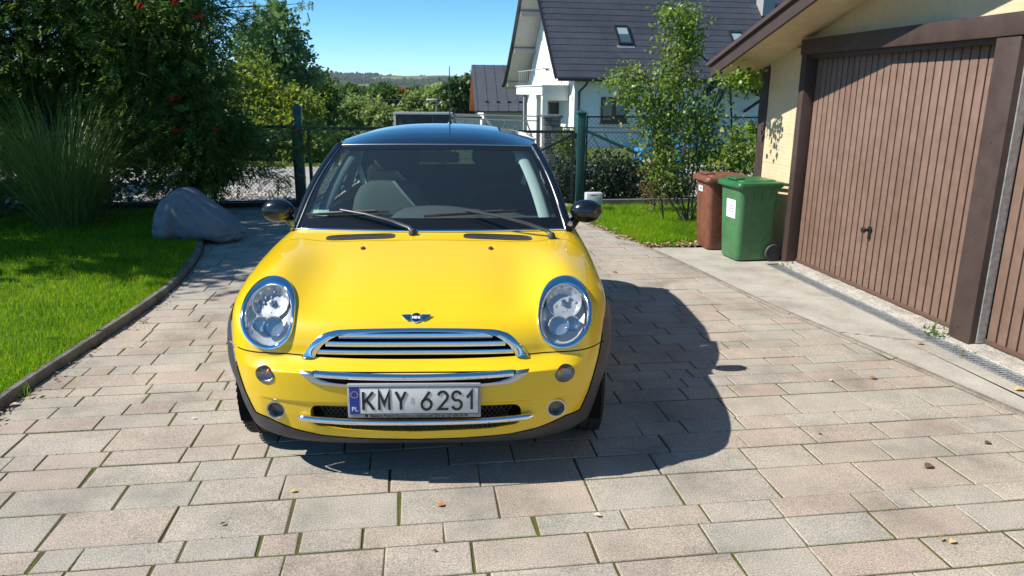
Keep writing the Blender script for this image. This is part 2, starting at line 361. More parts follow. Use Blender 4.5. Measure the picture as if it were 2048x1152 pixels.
# ---- kerb on the lawn side (upright edging), flush edging on the garage side
def edging(name, fn, off0, off1, z0, z1, m, v0, v1, seg, jz=0):
    root = empty(name); tag(root, kind='structure'); v = v0
    while v < v1:
        e = min(v+seg, v1); n = 6; vv = np.linspace(v+.004, e-.004, n); b = MB(); dz = rnd.uniform(-jz, jz)
        ring = []
        for q in vv:
            u = float(fn(q)); sl = (float(fn(q+.05))-float(fn(q-.05)))/.1; nx = 1/math.hypot(1, sl); o0, o1 = off0, off1
            sec = [(o0, z0), (o0, z1+dz-.008), (o0+.008*(1 if o1 > o0 else -1), z1+dz), (o1-.008*(1 if o1 > o0 else -1), z1+dz), (o1, z1+dz-.008), (o1, z0)]
            ring.append([S(u+a*nx, q-a*sl*nx, z) for a, z in sec])
        b.grid(ring); b.f += [tuple(range(6)), tuple(range(len(b.v)-6, len(b.v)))[::-1]]
        b.build('kerb_stone', m, root); v = e
    return root
edging('kerb', uL, -.004, -.056, -.10, .054, KRB, -2, 9.6, 1.0, .006)
edging('edging_strip', uR, .002, .052, -.10, .006, EDG, -2, 7.55, 1.0, .002)
edging('edging_strip', uR, .002, .052, -.10, .006, EDG, 7.55, 10.8, 1.0, .002)
# ---- concrete apron in slabs, drain, threshold
def jag(p, q, n=14, a=.012):
    return [(p[0]+(q[0]-p[0])*t+(rnd.uniform(-a, a) if 0 < t < 1 else 0), p[1]+(q[1]-p[1])*t+(rnd.uniform(-a, a) if 0 < t < 1 else 0)) for t in np.linspace(0, 1, n)]
ap = empty('concrete_apron'); tag(ap, kind='structure')
eu = lambda v: float(uR(v))+.054
c1 = jag((eu(4.53), 4.53), (3.410, 4.27), 18, .010); c2 = jag((eu(5.50), 5.50), (3.410, 5.31), 18, .010)
def slab(lo, hi, vlo, vhi, z):
    left = [(eu(v), v) for v in np.linspace(vlo, vhi, 12)]
    poly = list(lo)+list(hi)[::-1] if False else None
    pts = [(eu(v), v) for v in np.linspace(lo[0][1], hi[0][1], 14)]+list(hi)[1:]+list(lo)[::-1][:-1]
    b = MB(); n = len(pts); vs = [S(u, v, z) for u, v in pts]+[S(u, v, -.1) for u, v in pts]
    b.add(vs, [tuple(range(n))[::-1]]+[(i, (i+1) % n, (i+1) % n+n, i+n) for i in range(n)]); b.build('concrete_slab', CON, ap)
g_ = .0065
sh = lambda c, d: [(u, v+d) for u, v in c]
slab([(eu(-2), -2), (3.410, -2)], sh(c1, -g_), -2, 4.8, .004); slab(sh(c1, g_), sh(c2, -g_*.7), 4.9, 5.7, .006)
back = [(eu(7.50), 7.50), (3.0, 7.44), (3.5, 7.42), (3.70, 7.6)]
pts = [(eu(v), v) for v in np.linspace(sh(c2, g_*.7)[0][1], 7.5, 14)]+back[1:]+[(3.70, 6.62), (3.410, 6.62)]+sh(c2, g_*.7)[::-1][:-1]
b = MB(); n = len(pts); b.add([S(u, v, .005) for u, v in pts]+[S(u, v, -.1) for u, v in pts], [tuple(range(n))[::-1]]+[(i, (i+1) % n, (i+1) % n+n, i+n) for i in range(n)]); b.build('concrete_slab', CON, ap)
CON2 = mat('rough_threshold', (.29,.27,.235), rough=.95, c2=(.46,.43,.375), mixscale=9, var=.3, vscale=60, bump=.9, bscale=60)
b = MB(); vv = np.linspace(-2, 6.62, 120); b.grid([[S(3.556+rnd.uniform(-.006,.006), v, .003), S(3.556+.004, v, .012+rnd.uniform(-.003,.003)), S(3.63, v, .022+rnd.uniform(-.006,.006)), S(3.80, v, .026)] for v in vv]); b.build('threshold', CON2, ap)
b = MB(); b.grid([[S(3.40, v, -.05), S(3.56, v, -.05)] for v in (-2, 6.6)]); b.build('channel', mat('drain_dark', (.03,.03,.03), rough=1), ap)
GRT = mat('galvanised_steel', (.50,.53,.54), rough=.5, metal=.7, var=.25, vscale=30)
dg = empty('drain_grate', label='long galvanised drain grate set in the concrete along the garage doors', cat='drain')
for u in (3.418, 3.548): b = MB(); b.box(u-.007, u+.007, -2, 6.6, -.03, .007, SM); b.build('frame_rail', GRT, dg)
b = MB()
for v in np.arange(-.4, 6.58, .030): b.box(3.410, 3.541, v, v+.014, -.02, .003, SM)
for u in (3.455, 3.51): b.box(u-.002, u+.002, -.4, 6.58, -.02, .001, SM)
tag(b.build('cross_bars', GRT, dg), kind='stuff')
# ---- lawns
LWN = mat('lawn_soil', (.055,.10,.010), rough=1, c2=(.085,.13,.018), mixscale=5, spec=.05)
rows = [[S(float(uL(v))-.055, v, .045), S(float(uL(v))-.6, v, .055), S(float(uL(v))-1.5, v, .05), S(-9, v, .05), S(-16, v, .0)] for v in np.linspace(-2, 10.6, 40)]
lw = MB().grid(rows).build('lawn', LWN); tag(lw, kind='structure')
rows = [[S(float(uR(v))+.054, v, .0), S(3.0, v+.0, .012), S(3.9, v, .012), S(8, v, 0)] for v in np.linspace(7.5, 10.6, 14)]
# ---- road beyond the gate
lw2 = MB().grid(rows).build('lawn', LWN); tag(lw2, kind='structure')
GRV = mat('gravel', (.24,.225,.20), rough=1, c2=(.58,.55,.50), mixscale=26, detail=3, var=.2, vscale=2, contrast=.9, bump=1.0, bscale=35, spec=.1)
ASP = mat('pale_asphalt', (.27,.26,.245), rough=.95, c2=(.36,.35,.33), mixscale=1.5, var=.2, vscale=90, spec=.15)
tag(MB().grid([[S(u, v, -.045) for u in np.linspace(-16, 9, 12)] for v in (10.85, 12, 13.2)]).build('gravel_strip', GRV), kind='structure')
tag(MB().grid([[S(u, v, -.04) for u in np.linspace(-30, 24, 16)] for v in (13.1, 15.2, 17.2)]).build('road', ASP), kind='structure')
# loose stones on the gravel strip
n = 2600; u_ = nr.uniform(-4.2, 2.2, n); v_ = nr.uniform(10.9, 13.0, n); s_ = nr.uniform(.012, .034, n); c_ = np.stack([u_*cs-v_*ss, u_*ss+v_*cs, np.full(n, -.04)+s_*.3], -1)
oc = np.array([[1,0,0],[-1,0,0],[0,1,0],[0,-1,0],[0,0,1],[0,0,-1]], float); of = np.array([[0,2,4],[2,1,4],[1,3,4],[3,0,4],[2,0,5],[1,2,5],[3,1,5],[0,3,5]])
V = oc[None]*(s_[:,None,None]*nr.uniform(.6,1.2,(n,6,1)))*np.array([1,1,.7])+c_[:,None]; F = (of[None]+(np.arange(n)*6)[:,None,None]).reshape(-1,3)
tag(mobj('gravel_stones', mesh_np('gravel_stones', V.reshape(-1,3), F), mat('stone_chip', (.52,.50,.46), rough=.95, c2=(.30,.28,.26), mixscale=4)), 'pale loose stones of the gravel strip beyond the gate', 'gravel', kind='stuff')
# ================================================================== the yellow car
CARY = R(1.9); CARO = (-.390, 2.78, 0)
ZC = pl([-.1,0,.06,.12,.2,.3,.45,.6,.8,1.0,1.3,1.6,3.7], [.50,.585,.635,.68,.72,.76,.805,.84,.88,.912,.935,.94,.95])
WZ = pl([.1,.2,.3,.45,.6,.7,.8,.9,1.0], [.775,.795,.817,.838,.842,.840,.822,.768,.71])
PR = pl([.10,.16,.20,.25,.32,.42,.50,.8], [.16,.085,.05,.03,.014,.004,.0,.0])
CR = pl([.3,.50,.508,.525,.55,.60,.70,.8], [0,0,.012,.045,.075,.085,.115,.16])
CO = pl([.3,.50,.60,.70,.80,.9], [0,0,.02,.06,.11,.16])
def bodyF(x, y, z):
    x = np.abs(x); fd = 1-sst(.50, .76, x)
    pr = PR(z)+CR(z)*fd+CO(z)*(1-fd)+.007*(1-sst(.368, .378, z))*(1-sst(.60, .66, x))*sst(.2, .30, z)
    a = WZ(z); dy = np.maximum(.60-(y-pr), 0)/.60+np.maximum(y-2.92, 0)/.52; n = 3.5
    g = ((x/a)**n+dy**n)**(1/n)-1; g = g*np.where(dy > .9*(x/a), .62, .80)
    A = .050*sst(.06, .30, y)*(1-sst(.45, 1.0, y))
    Z = ZC(y)-.055*x*x+A*np.exp(-((x-.64)/.115)**2)-.010*sst(.1, .3, y)*(1-sst(.5, .9, y))*np.exp(-((x-.42)/.10)**2)
    return smax(g, (z-Z)*.93, .06+.035*sst(.15, .5, y)*sst(.4, .75, x))
def bodyN(V):
    e = 1e-4; x, y, z = V.T
    n = np.stack([bodyF(x+e,y,z)-bodyF(x-e,y,z), bodyF(x,y+e,z)-bodyF(x,y-e,z), bodyF(x,y,z+e)-bodyF(x,y,z-e)], 1)
    return n/np.maximum(np.linalg.norm(n, axis=1), 1e-9)[:,None]
def surf_y(x, z, out=0.0):
    "front of the body at x,z (arrays)"
    x = np.asarray(x, float); z = np.asarray(z, float); a = np.full(x.shape, -.4); b = np.full(x.shape, 1.0)
    for _ in range(24):
        m = (a+b)/2; ins = bodyF(x, m, z) < out*-1e-9; b = np.where(ins, m, b); a = np.where(ins, a, m)
    return b
def on_body(x, z, off=0.0):
    y = surf_y(x, z); V = np.stack([np.asarray(x, float), y, np.asarray(z, float)], -1); sh = V.shape; V = V.reshape(-1, 3)
    V = V+bodyN(V)*off; return V.reshape(sh)
def top_z(x, y, off=0.0):
    x = np.asarray(x, float); y = np.asarray(y, float); a = np.full(x.shape, .4); b = np.full(x.shape, 1.1)
    for _ in range(24):
        m = (a+b)/2; ins = bodyF(x, y, m) < 0; a = np.where(ins, m, a); b = np.where(ins, b, m)
    V = np.stack([x, y, a], -1); sh = V.shape; V = V.reshape(-1, 3); V = V+bodyN(V)*off; return V.reshape(sh)
def clip(V, F, s):
    "cut polygons along s = 0; F = (quads array, list of other polygons); returns V', part with s<0, part with s>=0"
    if not isinstance(F, tuple): F = (np.array(F, dtype=np.int64).reshape(-1, 4), [])
    Q, PL_ = F; s = np.asarray(s); sg = s >= 0; c = sg[Q].sum(1)
    negQ = Q[c == 0]; posQ = Q[c == 4]; neg = []; pos = []; cache = {}; new = []; nv = len(V); sl_ = s
    for f in Q[(c > 0) & (c < 4)].tolist()+PL_:
        g_ = [bool(sg[i]) for i in f]
        if all(g_): pos.append(f); continue
        if not any(g_): neg.append(f); continue
        a = []; b = []; n = len(f)
        for k in range(n):
            i, j = f[k], f[(k+1) % n]
            (b if g_[k] else a).append(i)
            if g_[k] != g_[(k+1) % n]:
                key = (i, j) if i < j else (j, i)
                if key not in cache:
                    t = sl_[i]/(sl_[i]-sl_[j]); new.append(V[i]+(V[j]-V[i])*t); cache[key] = nv+len(new)-1
                a.append(cache[key]); b.append(cache[key])
        if len(a) > 2: neg.append(a)
        if len(b) > 2: pos.append(b)
    V = np.concatenate([V, np.array(new)]) if new else V
    return V, (negQ, neg), (posQ, pos)
def compact(V, F):
    if not isinstance(F, tuple): F = (np.array(F, dtype=np.int64).reshape(-1, 4), [])
    Q, P = F; u = np.unique(np.concatenate([Q.ravel()]+[np.array(p) for p in P])).astype(np.int64); mp = np.zeros(len(V), dtype=np.int64); mp[u] = np.arange(len(u))
    return V[u], (mp[Q], [[int(mp[i]) for i in p] for p in P])
def fl_(F): return F[0].tolist()+F[1] if isinstance(F, tuple) else F
def half(V, F, sx):
    Q, P = F; return (Q[V[Q[:,0],0]*sx > 0], [p for p in P if V[p[0]][0]*sx > 0])
YEL = mat('yellow_paint', (.76, .50, .0015), rough=.34, spec=.5, coat=.8, coat_rough=.025, var=.025, vscale=2.5)
BLK = mat('black_plastic', (.045, .045, .047), rough=.55, bump=.08, bscale=600, var=.2, vscale=14)
GLB = mat('gloss_black', (.007, .008, .010), rough=.22, coat=.5, coat_rough=.03)
ROOF = mat('roof_black_paint', (.006, .009, .016), rough=.25, coat=1.0, coat_rough=.02)
CHR = mat('chrome', (.80, .81, .83), rough=.06, metal=1)
SAT = mat('satin_silver', (.55, .55, .55), rough=.28, metal=1)
DRK = mat('dark_void', (.006, .006, .006), rough=.9, spec=.1)
RUB = mat('tyre_rubber', (.018, .018, .018), rough=.8, bump=.2, bscale=90)
INT = mat('interior_charcoal', (.02, .022, .025), rough=.8)
ING = mat('interior_grey', (.12, .135, .135), rough=.75)
INL = mat('pale_trim', (.52, .54, .52), rough=.7)
WGL = glass('windscreen_glass', (.70, .82, .80), ior=1.6, refl=(.80,.95,.88), veil=.016)
SGL = glass('side_glass', (.42, .52, .46), ior=1.5)
LGL = glass('lamp_glass', (.93, .95, .97), ior=1.45)

car = empty('car', CARO, CARY, 'yellow three door hatchback with black roof and chrome grille parked on the paving', 'car')
# ---- shell grid
az = np.concatenate([np.linspace(0, 58, 150)[:-1], np.linspace(58, 100, 84)[:-1], np.linspace(100, 180, 44)])
az = np.concatenate([-az[:0:-1], az]); el = np.concatenate([np.linspace(-23, 26, 170)[:-1], np.linspace(26, 89.6, 80)])
AZ, EL = np.meshgrid(R(1)*az, R(1)*el); D = np.stack([np.sin(AZ)*np.cos(EL), -np.cos(AZ)*np.cos(EL), np.sin(EL)], -1)
C0 = np.array([0, 1.05, .45]); nh = (len(az)+1)//2; Dall = D.reshape(-1, 3); D = D[:, nh-1:].reshape(-1, 3); lo = np.zeros(len(D)); hi = np.full(len(D), 3.4)
for _ in range(22):
    m_ = (lo+hi)/2; P_ = C0+D*m_[:,None]; ins = bodyF(P_[:,0], P_[:,1], P_[:,2]) < 0; lo = np.where(ins, m_, lo); hi = np.where(ins, hi, m_)
na = len(az); ne = len(el); lo = lo.reshape(ne, nh); lo = np.concatenate([lo[:, :0:-1], lo], 1).ravel(); D = Dall; V = C0+D*lo[:,None]
ii, jj = np.meshgrid(np.arange(ne-1), np.arange(na-1), indexing='ij'); i0 = (ii*na+jj).ravel(); F = (np.stack([i0, i0+1, i0+na+1, i0+na], 1), [])
def ax_(V): return np.abs(V[:,0])
zlow = lambda V: .172+.02*sst(.45, .75, ax_(V))+.03*sst(.3, 1.0, V[:,1])
V, _, F = clip(V, F, V[:,2]-zlow(V))
FW = (.60, .302); RW = (2.93, .302)
rho = lambda V, w: np.hypot(V[:,1]-w[0], V[:,2]-w[1])
for w in (FW, RW):
    V, _, F = clip(V, F, np.where(ax_(V) > .5, rho(V, w)-.345, 1))
ybase = lambda x: .955+.27*x*x
def s_gh(V): return np.where(V[:,2] > .74, np.maximum.reduce([ybase(V[:,0])-V[:,1], ax_(V)-.718, V[:,1]-3.12]), 1)
V, _, F = clip(V, F, s_gh(V))
V, F = compact(V, F)
zsp = lambda V: .546+.016*(ax_(V)/.72)**2+.05*sst(.24, .6, V[:,1])
def s_split(V): return np.where(V[:,1] < .62, V[:,2]-zsp(V), 1)
V, low, up_ = clip(V, F, s_split(V)-.0025)
V, low, _ = clip(V, low, s_split(V)+.0025)
# cladding
def s_clad(V):
    dy = .60-V[:,1]; dz = V[:,2]-.302; th = np.arctan2(dz, np.maximum(dy, -9)); r = np.hypot(dy, dz)
    rr = np.interp(th, [-1.2, -.1, .15, .5, .8, 1.3, 1.9, 3.1], [.46, .455, .448, .465, .47, .405, .395, .40])
    arch = np.where((ax_(V) > .5) & (V[:,1] < 1.3), r-rr, 1)
    dy2 = V[:,1]-RW[0]; r2 = np.where((ax_(V) > .5) & (V[:,1] > 2.2), np.hypot(dy2, dz)-.395, 1)
    zc = np.interp(ax_(V), [0, .2, .389, .515, .577, .635, .70, .9], [.195, .201, .214, .237, .256, .276, .283, .29])
    lowf = V[:,2]-np.where(V[:,1] < .7, zc, .275)
    return np.minimum(np.minimum(arch, r2), lowf)
V, clad1, low = clip(V, low, s_clad(V)-.0015)
V, clad1, _ = clip(V, clad1, s_clad(V)+.0015)
V, clad2, up_ = clip(V, up_, s_clad(V)-.0015)
V, clad2, _ = clip(V, clad2, s_clad(V)+.0015)
# headlights
HC = (.620, .692)
def s_head(V, k=1.0):
    z = V[:,2]-HC[1]; x = ax_(V)-HC[0]-.13*z
    return np.where(V[:,1] < .6, np.hypot(x/.114, z/.119)-k, 1)
V, lens_f, up_ = clip(V, up_, s_head(V, .97))
V, lens_f, _ = clip(V, lens_f, s_head(V, .86))
# grille opening
GX = [0, .175, .31, .373, .425, .467]; GOz = [.663, .661, .656, .643, .603, .544]; GIx = [0, .148, .275, .337, .383, .414]; GIz = [.647, .645, .639, .624, .591, .546]
gro = pl(GX, GOz); gri = pl(GIx, GIz)
def s_gr(V): return np.where(V[:,1] < .3, np.where(ax_(V) > .445, (ax_(V)-.445)*2, V[:,2]-pl([0,.16,.29,.355,.404,.44], [.655,.653,.648,.634,.597,.50])(ax_(V))), 1)
V, _, up_ = clip(V, up_, s_gr(V))
# lower intake, fog lamps, indicators
def s_int(V):
    x = ax_(V); zt = .360; zb = np.interp(x, [0, .30, .40], [.238, .248, .262]); zc = (zt+zb)/2; h = (zt-zb)/2
    qx = np.maximum(x-.385, 0)/.048; qz = (V[:,2]-zc)/h
    return np.where(V[:,1] < .3, (qx**3+np.abs(qz)**3.0)**(1/3)-1, 1)
V, _, low = clip(V, low, s_int(V))
FG = (.581, .322); s_fog = lambda V: np.where(V[:,1] < .3, np.hypot(ax_(V)-FG[0], V[:,2]-FG[1])-.040, 1)
V, _, low = clip(V, low, s_fog(V))
IN = (.614, .478); s_ind = lambda V: np.where(V[:,1] < .3, np.hypot((ax_(V)-IN[0])/.042, (V[:,2]-IN[1])/.037)-1, 1)
V, ind_f, low = clip(V, low, s_ind(V))
# hood rear seam: clamshell / scuttle
seam_y = lambda x: np.interp(np.abs(x), [0, .15, .45, .56, .64, .70, .74, .80], [.842, .842, .846, .866, .905, .912, .87, .78])
s_seam = lambda V: np.where((V[:,2] > .70) & (V[:,1] < 1.25), seam_y(V[:,0])-V[:,1], 1.25-V[:,1])
V, scut, hood = clip(V, up_, s_seam(V)-.002)
V, scut, _ = clip(V, scut, s_seam(V)+.002)
def shell(name, F_, m, off=None, parent=car):
    v, f = compact(V, F_); n = bodyN(v)
    if off is not None: v = v+n*(off(v) if callable(off) else off)[:,None] if callable(off) else v+n*off
    return mobj(name, mesh_np(name, v, fl_(f), True, n), m, parent)
shell('hood', hood, YEL); shell('body_side', scut, YEL); shell('bumper', low, YEL)
fl = lambda v: .004+.014*sst(.0, .06, -s_clad(v))*sst(.60, .72, ax_(v))*sst(.34, .50, v[:,2])
shell('arch_trim', clad2, BLK, fl)
shell('lower_trim', clad1, BLK, fl)
# inner dark shell seen through gaps and openings
lo2 = lo.reshape(ne, na)[::5, ::5]; D2 = D.reshape(ne, na, 3)[::5, ::5]; pts = C0+D2*(lo2*.925)[...,None]; n2, m2 = pts.shape[:2]
F2 = [(i*m2+j, i*m2+j+1, (i+1)*m2+j+1, (i+1)*m2+j) for i in range(n2-1) for j in range(m2-1)]
V2 = pts.reshape(-1, 3); V2, _, F2 = clip(V2, F2, V2[:,2]-.2)
for w in (FW, RW): V2, _, F2 = clip(V2, F2, np.where(ax_(V2) > .4, rho(V2, w)-.35, 1))
V2, _, F2 = clip(V2, F2, np.where(V2[:,2] > .7, np.maximum.reduce([ybase(V2[:,0])-V2[:,1], ax_(V2)-.70, V2[:,1]-3.1]), 1))
V2, F2 = compact(V2, F2); mobj('inner_shell', mesh_np('inner_shell', V2, fl_(F2), True), DRK, car)
b = MB()
for w in (FW, RW):
    for sx in (-1, 1):
        rows = [[(sx*x, w[0]+.35*math.cos(a), w[1]+.35*math.sin(a)) for x in (.50, .80)] for a in np.linspace(-.35, math.pi+.35, 24)]
        b.grid(rows); b.grid([[(sx*.50, w[0]+r*math.cos(a), w[1]+r*math.sin(a)) for r in (.02, .35)] for a in np.linspace(-.35, math.pi+.35, 24)])
b.box(-.7, .7, .25, 3.2, .17, .22); b.build('wheel_liner', DRK, car, 30)
# ---- wheels
def wheel(x, y, steer=0):
    sx = 1 if x > 0 else -1
    w = empty('wheel', (x, y, .302)); w.parent = car; w.rotation_euler = (0, 0, steer)
    mt = Matrix.Rotation(R(90), 4, 'Y')
    prof = [(.20,-.075),(.245,-.088),(.28,-.085),(.295,-.074),(.300,-.05)]+[(.302,-.028),(.296,-.026),(.296,-.020),(.302,-.018),(.302,.018),(.296,.020),(.296,.026),(.302,.028)]+[(.300,.05),(.295,.074),(.28,.085),(.245,.088),(.20,.075)]
    b = MB(); b.lathe(prof, 72, mt)
    for k in range(60):                      # tread blocks on the shoulders
        for s_ in (-1, 1):
            a = 2*math.pi*k/60; m = Matrix.Rotation(a, 4, 'X') @ Matrix.Rotation(R(12*s_), 4, 'Z')
            b.box(s_*.062-.021, s_*.062+.021, -.011, .011, .294, .3015, m)
    b.build('tyre', RUB, w, 40)
    b = MB(); b.lathe([(.205,-.07),(.21,-.08),(.19,-.06),(.185,.05),(.03,.055),(.03,.062),(.001,.062)], 40, mt @ Matrix.Scale(1, 4))
    for k in range(8): b.bar((sx*.06, .05*math.cos(k*.785), .05*math.sin(k*.785)), (sx*.065, .19*math.cos(k*.785), .19*math.sin(k*.785)), .03, .04, (1,0,0))
    b.build('rim', SAT, w, 40)
for x, y, st in ((-.738, FW[0], 0), (.740, FW[0], 0), (-.74, RW[0], 0), (.74, RW[0], 0)): wheel(x, y, st)
# ---- headlights
def head_pts(sx, k, off, n=72):
    a = np.linspace(0, 2*np.pi, n, endpoint=False); z = HC[1]+.119*k*np.sin(a); x = HC[0]+.114*k*np.cos(a)+.13*(z-HC[1])
    return on_body(sx*x, z, off)
LAMP = mat('lamp_reflector', (.50, .51, .52), rough=.28, metal=.45, bump=.15, bscale=30)
LAMPD = mat('lamp_housing', (.46, .47, .48), rough=.35, metal=.25)
AMB = mat('amber_bulb', (.9, .22, .03), rough=.2)
for sx in (-1, 1):
    h = empty('headlight', (0,0,0)); h.parent = car
    rows = [head_pts(sx, k, o) for k, o in ((1.03, -.004), (1.02, .008), (.995, .0125), (.93, .0125), (.885, .009), (.868, .002), (.862, -.02))]
    MB().grid(rows, True).build('chrome_ring', CHR, h, 50)
    # clear cover: the body skin itself, a touch domed
    def dome(v): return .0035+.010*np.clip(-s_head(v, .86), 0, 1)
    sel = half(V, lens_f, sx)
    v, f = compact(V, sel); n = bodyN(v); v = v+n*dome(v)[:,None]
    mobj('lens', mesh_np('lens', v, fl_(f), True, n), LGL, h)
    # bowl
    def ring(k, dep, cx=0, cz=0, n=72):
        p = head_pts(sx, k, 0, n); c = p.mean(0); return [Vector((q[0], q[1]+dep, q[2])) for q in p]
    rows = [ring(.90, -.004), ring(.88, .012), ring(.80, .036), ring(.6, .058), ring(.35, .066), ring(.02, .068)]
    MB().grid(rows, True).build('reflector', LAMPD, h, 60)
    def disc_at(x, z, push):
        p = on_body(np.array([sx*x]), np.array([z]))[0]; nrm = Vector(bodyN(p[None])[0])
        ax = (nrm*.72+Vector((0,-1,.12))*.55).normalized()
        q = ax.to_track_quat('Z', 'Y').to_matrix().to_4x4(); q.translation = Vector(p)-ax*push; return q
    mb_ = MB(); qd = disc_at(.622, .748, .020); nf = 48; prof_ = [(.077,.0,0),(.0745,.0,0),(.072,-.008,.2),(.064,-.021,1),(.052,-.032,1),(.036,-.040,1),(.018,-.045,.6),(.008,-.047,0)]
    mb_.grid([[qd @ Vector(((r+.0025*f*(1 if j % 4 < 2 else -1)*(1 if k % 2 else -1))*math.cos(2*math.pi*j/nf), (r+.0025*f*(1 if j % 4 < 2 else -1)*(1 if k % 2 else -1))*math.sin(2*math.pi*j/nf), z)) for j in range(nf)] for k, (r, z, f) in enumerate(prof_)], True); mb_.build('main_reflector', LAMP, h, 12)
    MB().lathe([(.012,-.045),(.014,-.02),(.011,-.008),(.001,-.006)], 20, disc_at(.622, .748, .020)).build('bulb_cap', SAT, h, 40)
    for (x, z, r_, ps) in ((.592, .660, .044, .012), (.652, .668, .034, .024)):
        q = disc_at(x, z, ps)
        MB().lathe([(r_*.86,-.014),(r_*.9,.004),(r_,.006),(r_*1.03,-.004),(r_*1.03,-.05)], 36, q).build('lamp_ring', CHR, h, 40)
        MB().lathe([(r_*.86,-.012),(r_*.6,-.032),(r_*.25,-.042),(.001,-.044)], 36, q).build('lamp_bowl', LAMP, h, 60)
        MB().lathe([(r_*.84,-.004),(r_*.6,.004),(r_*.3,.008),(.001,.009)], 36, q).build('lamp_cover', LGL, h, 60)
    b = MB()
    for k in range(14):
        a = rnd.uniform(0, 6.28); rr = rnd.uniform(.01, .055); q = disc_at(.622, .748, .05)
        b.box(rr*math.cos(a)-.003, rr*math.cos(a)+.003, rr*math.sin(a)-.006, rr*math.sin(a)+.006, 0, rnd.uniform(.004, .014), q)
    tag(b.build('facets', LAMPD, h), kind='stuff')
# ---- grille
def band(fo, fi, name, m, parent, lift=.010, xo=None, xi=None, n=60):
    "chrome band between two outlines given as lists of (x,z)"
    o = on_body(np.array([p[0] for p in fo]), np.array([p[1] for p in fo])); i = on_body(np.array([p[0] for p in fi]), np.array([p[1] for p in fi]))
    rows = []
    for t, l in ((0, -.006), (.0, lift*.6), (.12, lift), (.5, lift*1.25), (.88, lift), (1, lift*.5), (1, -.03)):
        q = o*(1-t)+i*t; rows.append([Vector((v[0], v[1]-l, v[2]+l*.25)) for v in q])
    return MB().grid(rows).build(name, m, parent, 50)
gr = empty('grille'); gr.parent = car
xo = np.array([.467*math.sin(t) for t in np.linspace(-math.pi/2, math.pi/2, 81)]); xi = xo*.414/.467
band([(x, float(gro(abs(x)))) for x in xo], [(x, float(gri(abs(x)))) for x in xi], 'surround', CHR, gr)
for zs, wx in ((.632, .315), (.600, .368), (.566, .402)):
    xs = np.linspace(-wx, wx, 50); y = surf_y(xs, np.full(50, zs))
    prof = [(.016, .008), (-.002, .012), (-.006, .004), (-.004, -.006), (.0, -.012), (.016, -.012)]
    MB().grid([[Vector((x, yy+.004+a, zs+c)) for x, yy in zip(xs, y)] for a, c in prof]).build('slat', CHR, gr, 50)
xs = np.linspace(-.44, .44, 30); MB().grid([[Vector((x, float(surf_y(np.array([x]), np.array([.60]))[0])+.05, z)) for x in xs] for z in (.53, .67)]).build('backing', DRK, gr)
# emblem
em = empty('emblem'); em.parent = car
ep = top_z(np.array([0.]), np.array([.148]), .004)[0]; en = Vector(bodyN(ep[None])[0]); eq = (en+Vector((0,-.35,0))).normalized().to_track_quat('Z', 'Y').to_matrix().to_4x4(); eq.translation = Vector(ep)
MB().lathe([(.0225,-.004),(.0225,.004),(.020,.0055),(.0195,.0045),(.001,.0045)], 40, eq).build('badge_ring', CHR, em, 40)
MB().lathe([(.0185,.003),(.0185,.0056),(.001,.0056)], 40, eq).build('badge_disc', mat('badge_navy', (.012,.014,.03), rough=.2, coat=1), em, 40)
for s_ in (-1, 1):
    b = MB(); poly = [(s_*.021, .016), (s_*.061, .015), (s_*.058, .009), (s_*.045, -.006), (s_*.035, -.014), (s_*.021, -.012)]
    vs = [eq @ Vector((x, y, z)) for z in (-.002, .0035) for x, y in poly]; n = len(poly)
    b.add(vs, [tuple(range(n)), tuple(range(n, 2*n))[::-1]]+[(i, (i+1) % n, (i+1) % n+n, i+n) for i in range(n)]); b.build('wing', CHR, em)
    b = MB()
    for k, (y0, x1) in enumerate(((.0105, .054), (.0035, .047), (-.0035, .041))):
        b.add([eq @ Vector((s_*xx, yy, .0040)) for xx, yy in ((.024, y0), (x1, y0), (x1-.003, y0-.003), (.024, y0-.003))], [(0,1,2,3)])
    b.build('wing_rib', GLB, em)
WHT = mat('white_enamel', (.8, .8, .8), rough=.4)
text_mesh('MINI', .0165, WHT, em, eq @ Matrix.Translation((0, 0, .0062)), sx=1.0, bold=.0006)
# ---- upper bumper trim (chrome U with bar)
ut = empty('bumper_trim'); ut.parent = car
fo = pl([0,.15,.308,.383,.432,.463], [.436,.440,.449,.456,.477,.512]); fi = pl([0,.15,.312,.375,.395,.41], [.455,.458,.467,.480,.490,.509])
band([(.463*math.sin(t), float(fo(abs(.463*math.sin(t))))) for t in np.linspace(-math.pi/2, math.pi/2, 61)], [(.41*math.sin(t), float(fi(abs(.41*math.sin(t))))) for t in np.linspace(-math.pi/2, math.pi/2, 61)], 'surround', SAT, ut, .006)
xs = .41*np.sin(np.linspace(-np.pi/2, np.pi/2, 41)); rows = []
rows.append(on_body(xs, fi(np.abs(xs)), .003)); rows.append(on_body(xs, np.maximum(fi(np.abs(xs)), .488), .003)); rows.append(on_body(xs, np.maximum(fi(np.abs(xs)), .509-.0*xs), .003))
MB().grid(rows).build('recess', DRK, ut)
xs = np.linspace(-.40, .40, 50); y = surf_y(xs, np.full(50, .492)); zz = .488+.012*(np.abs(xs)/.4)**2
MB().grid([[Vector((x, yy+a, z+c)) for x, yy, z in zip(xs, y, zz)] for a, c in ((.01,.016),(-.006,.015),(-.012,.008),(-.013,.0),(-.009,-.007),(.004,-.009))]).build('bar', CHR, ut, 50)
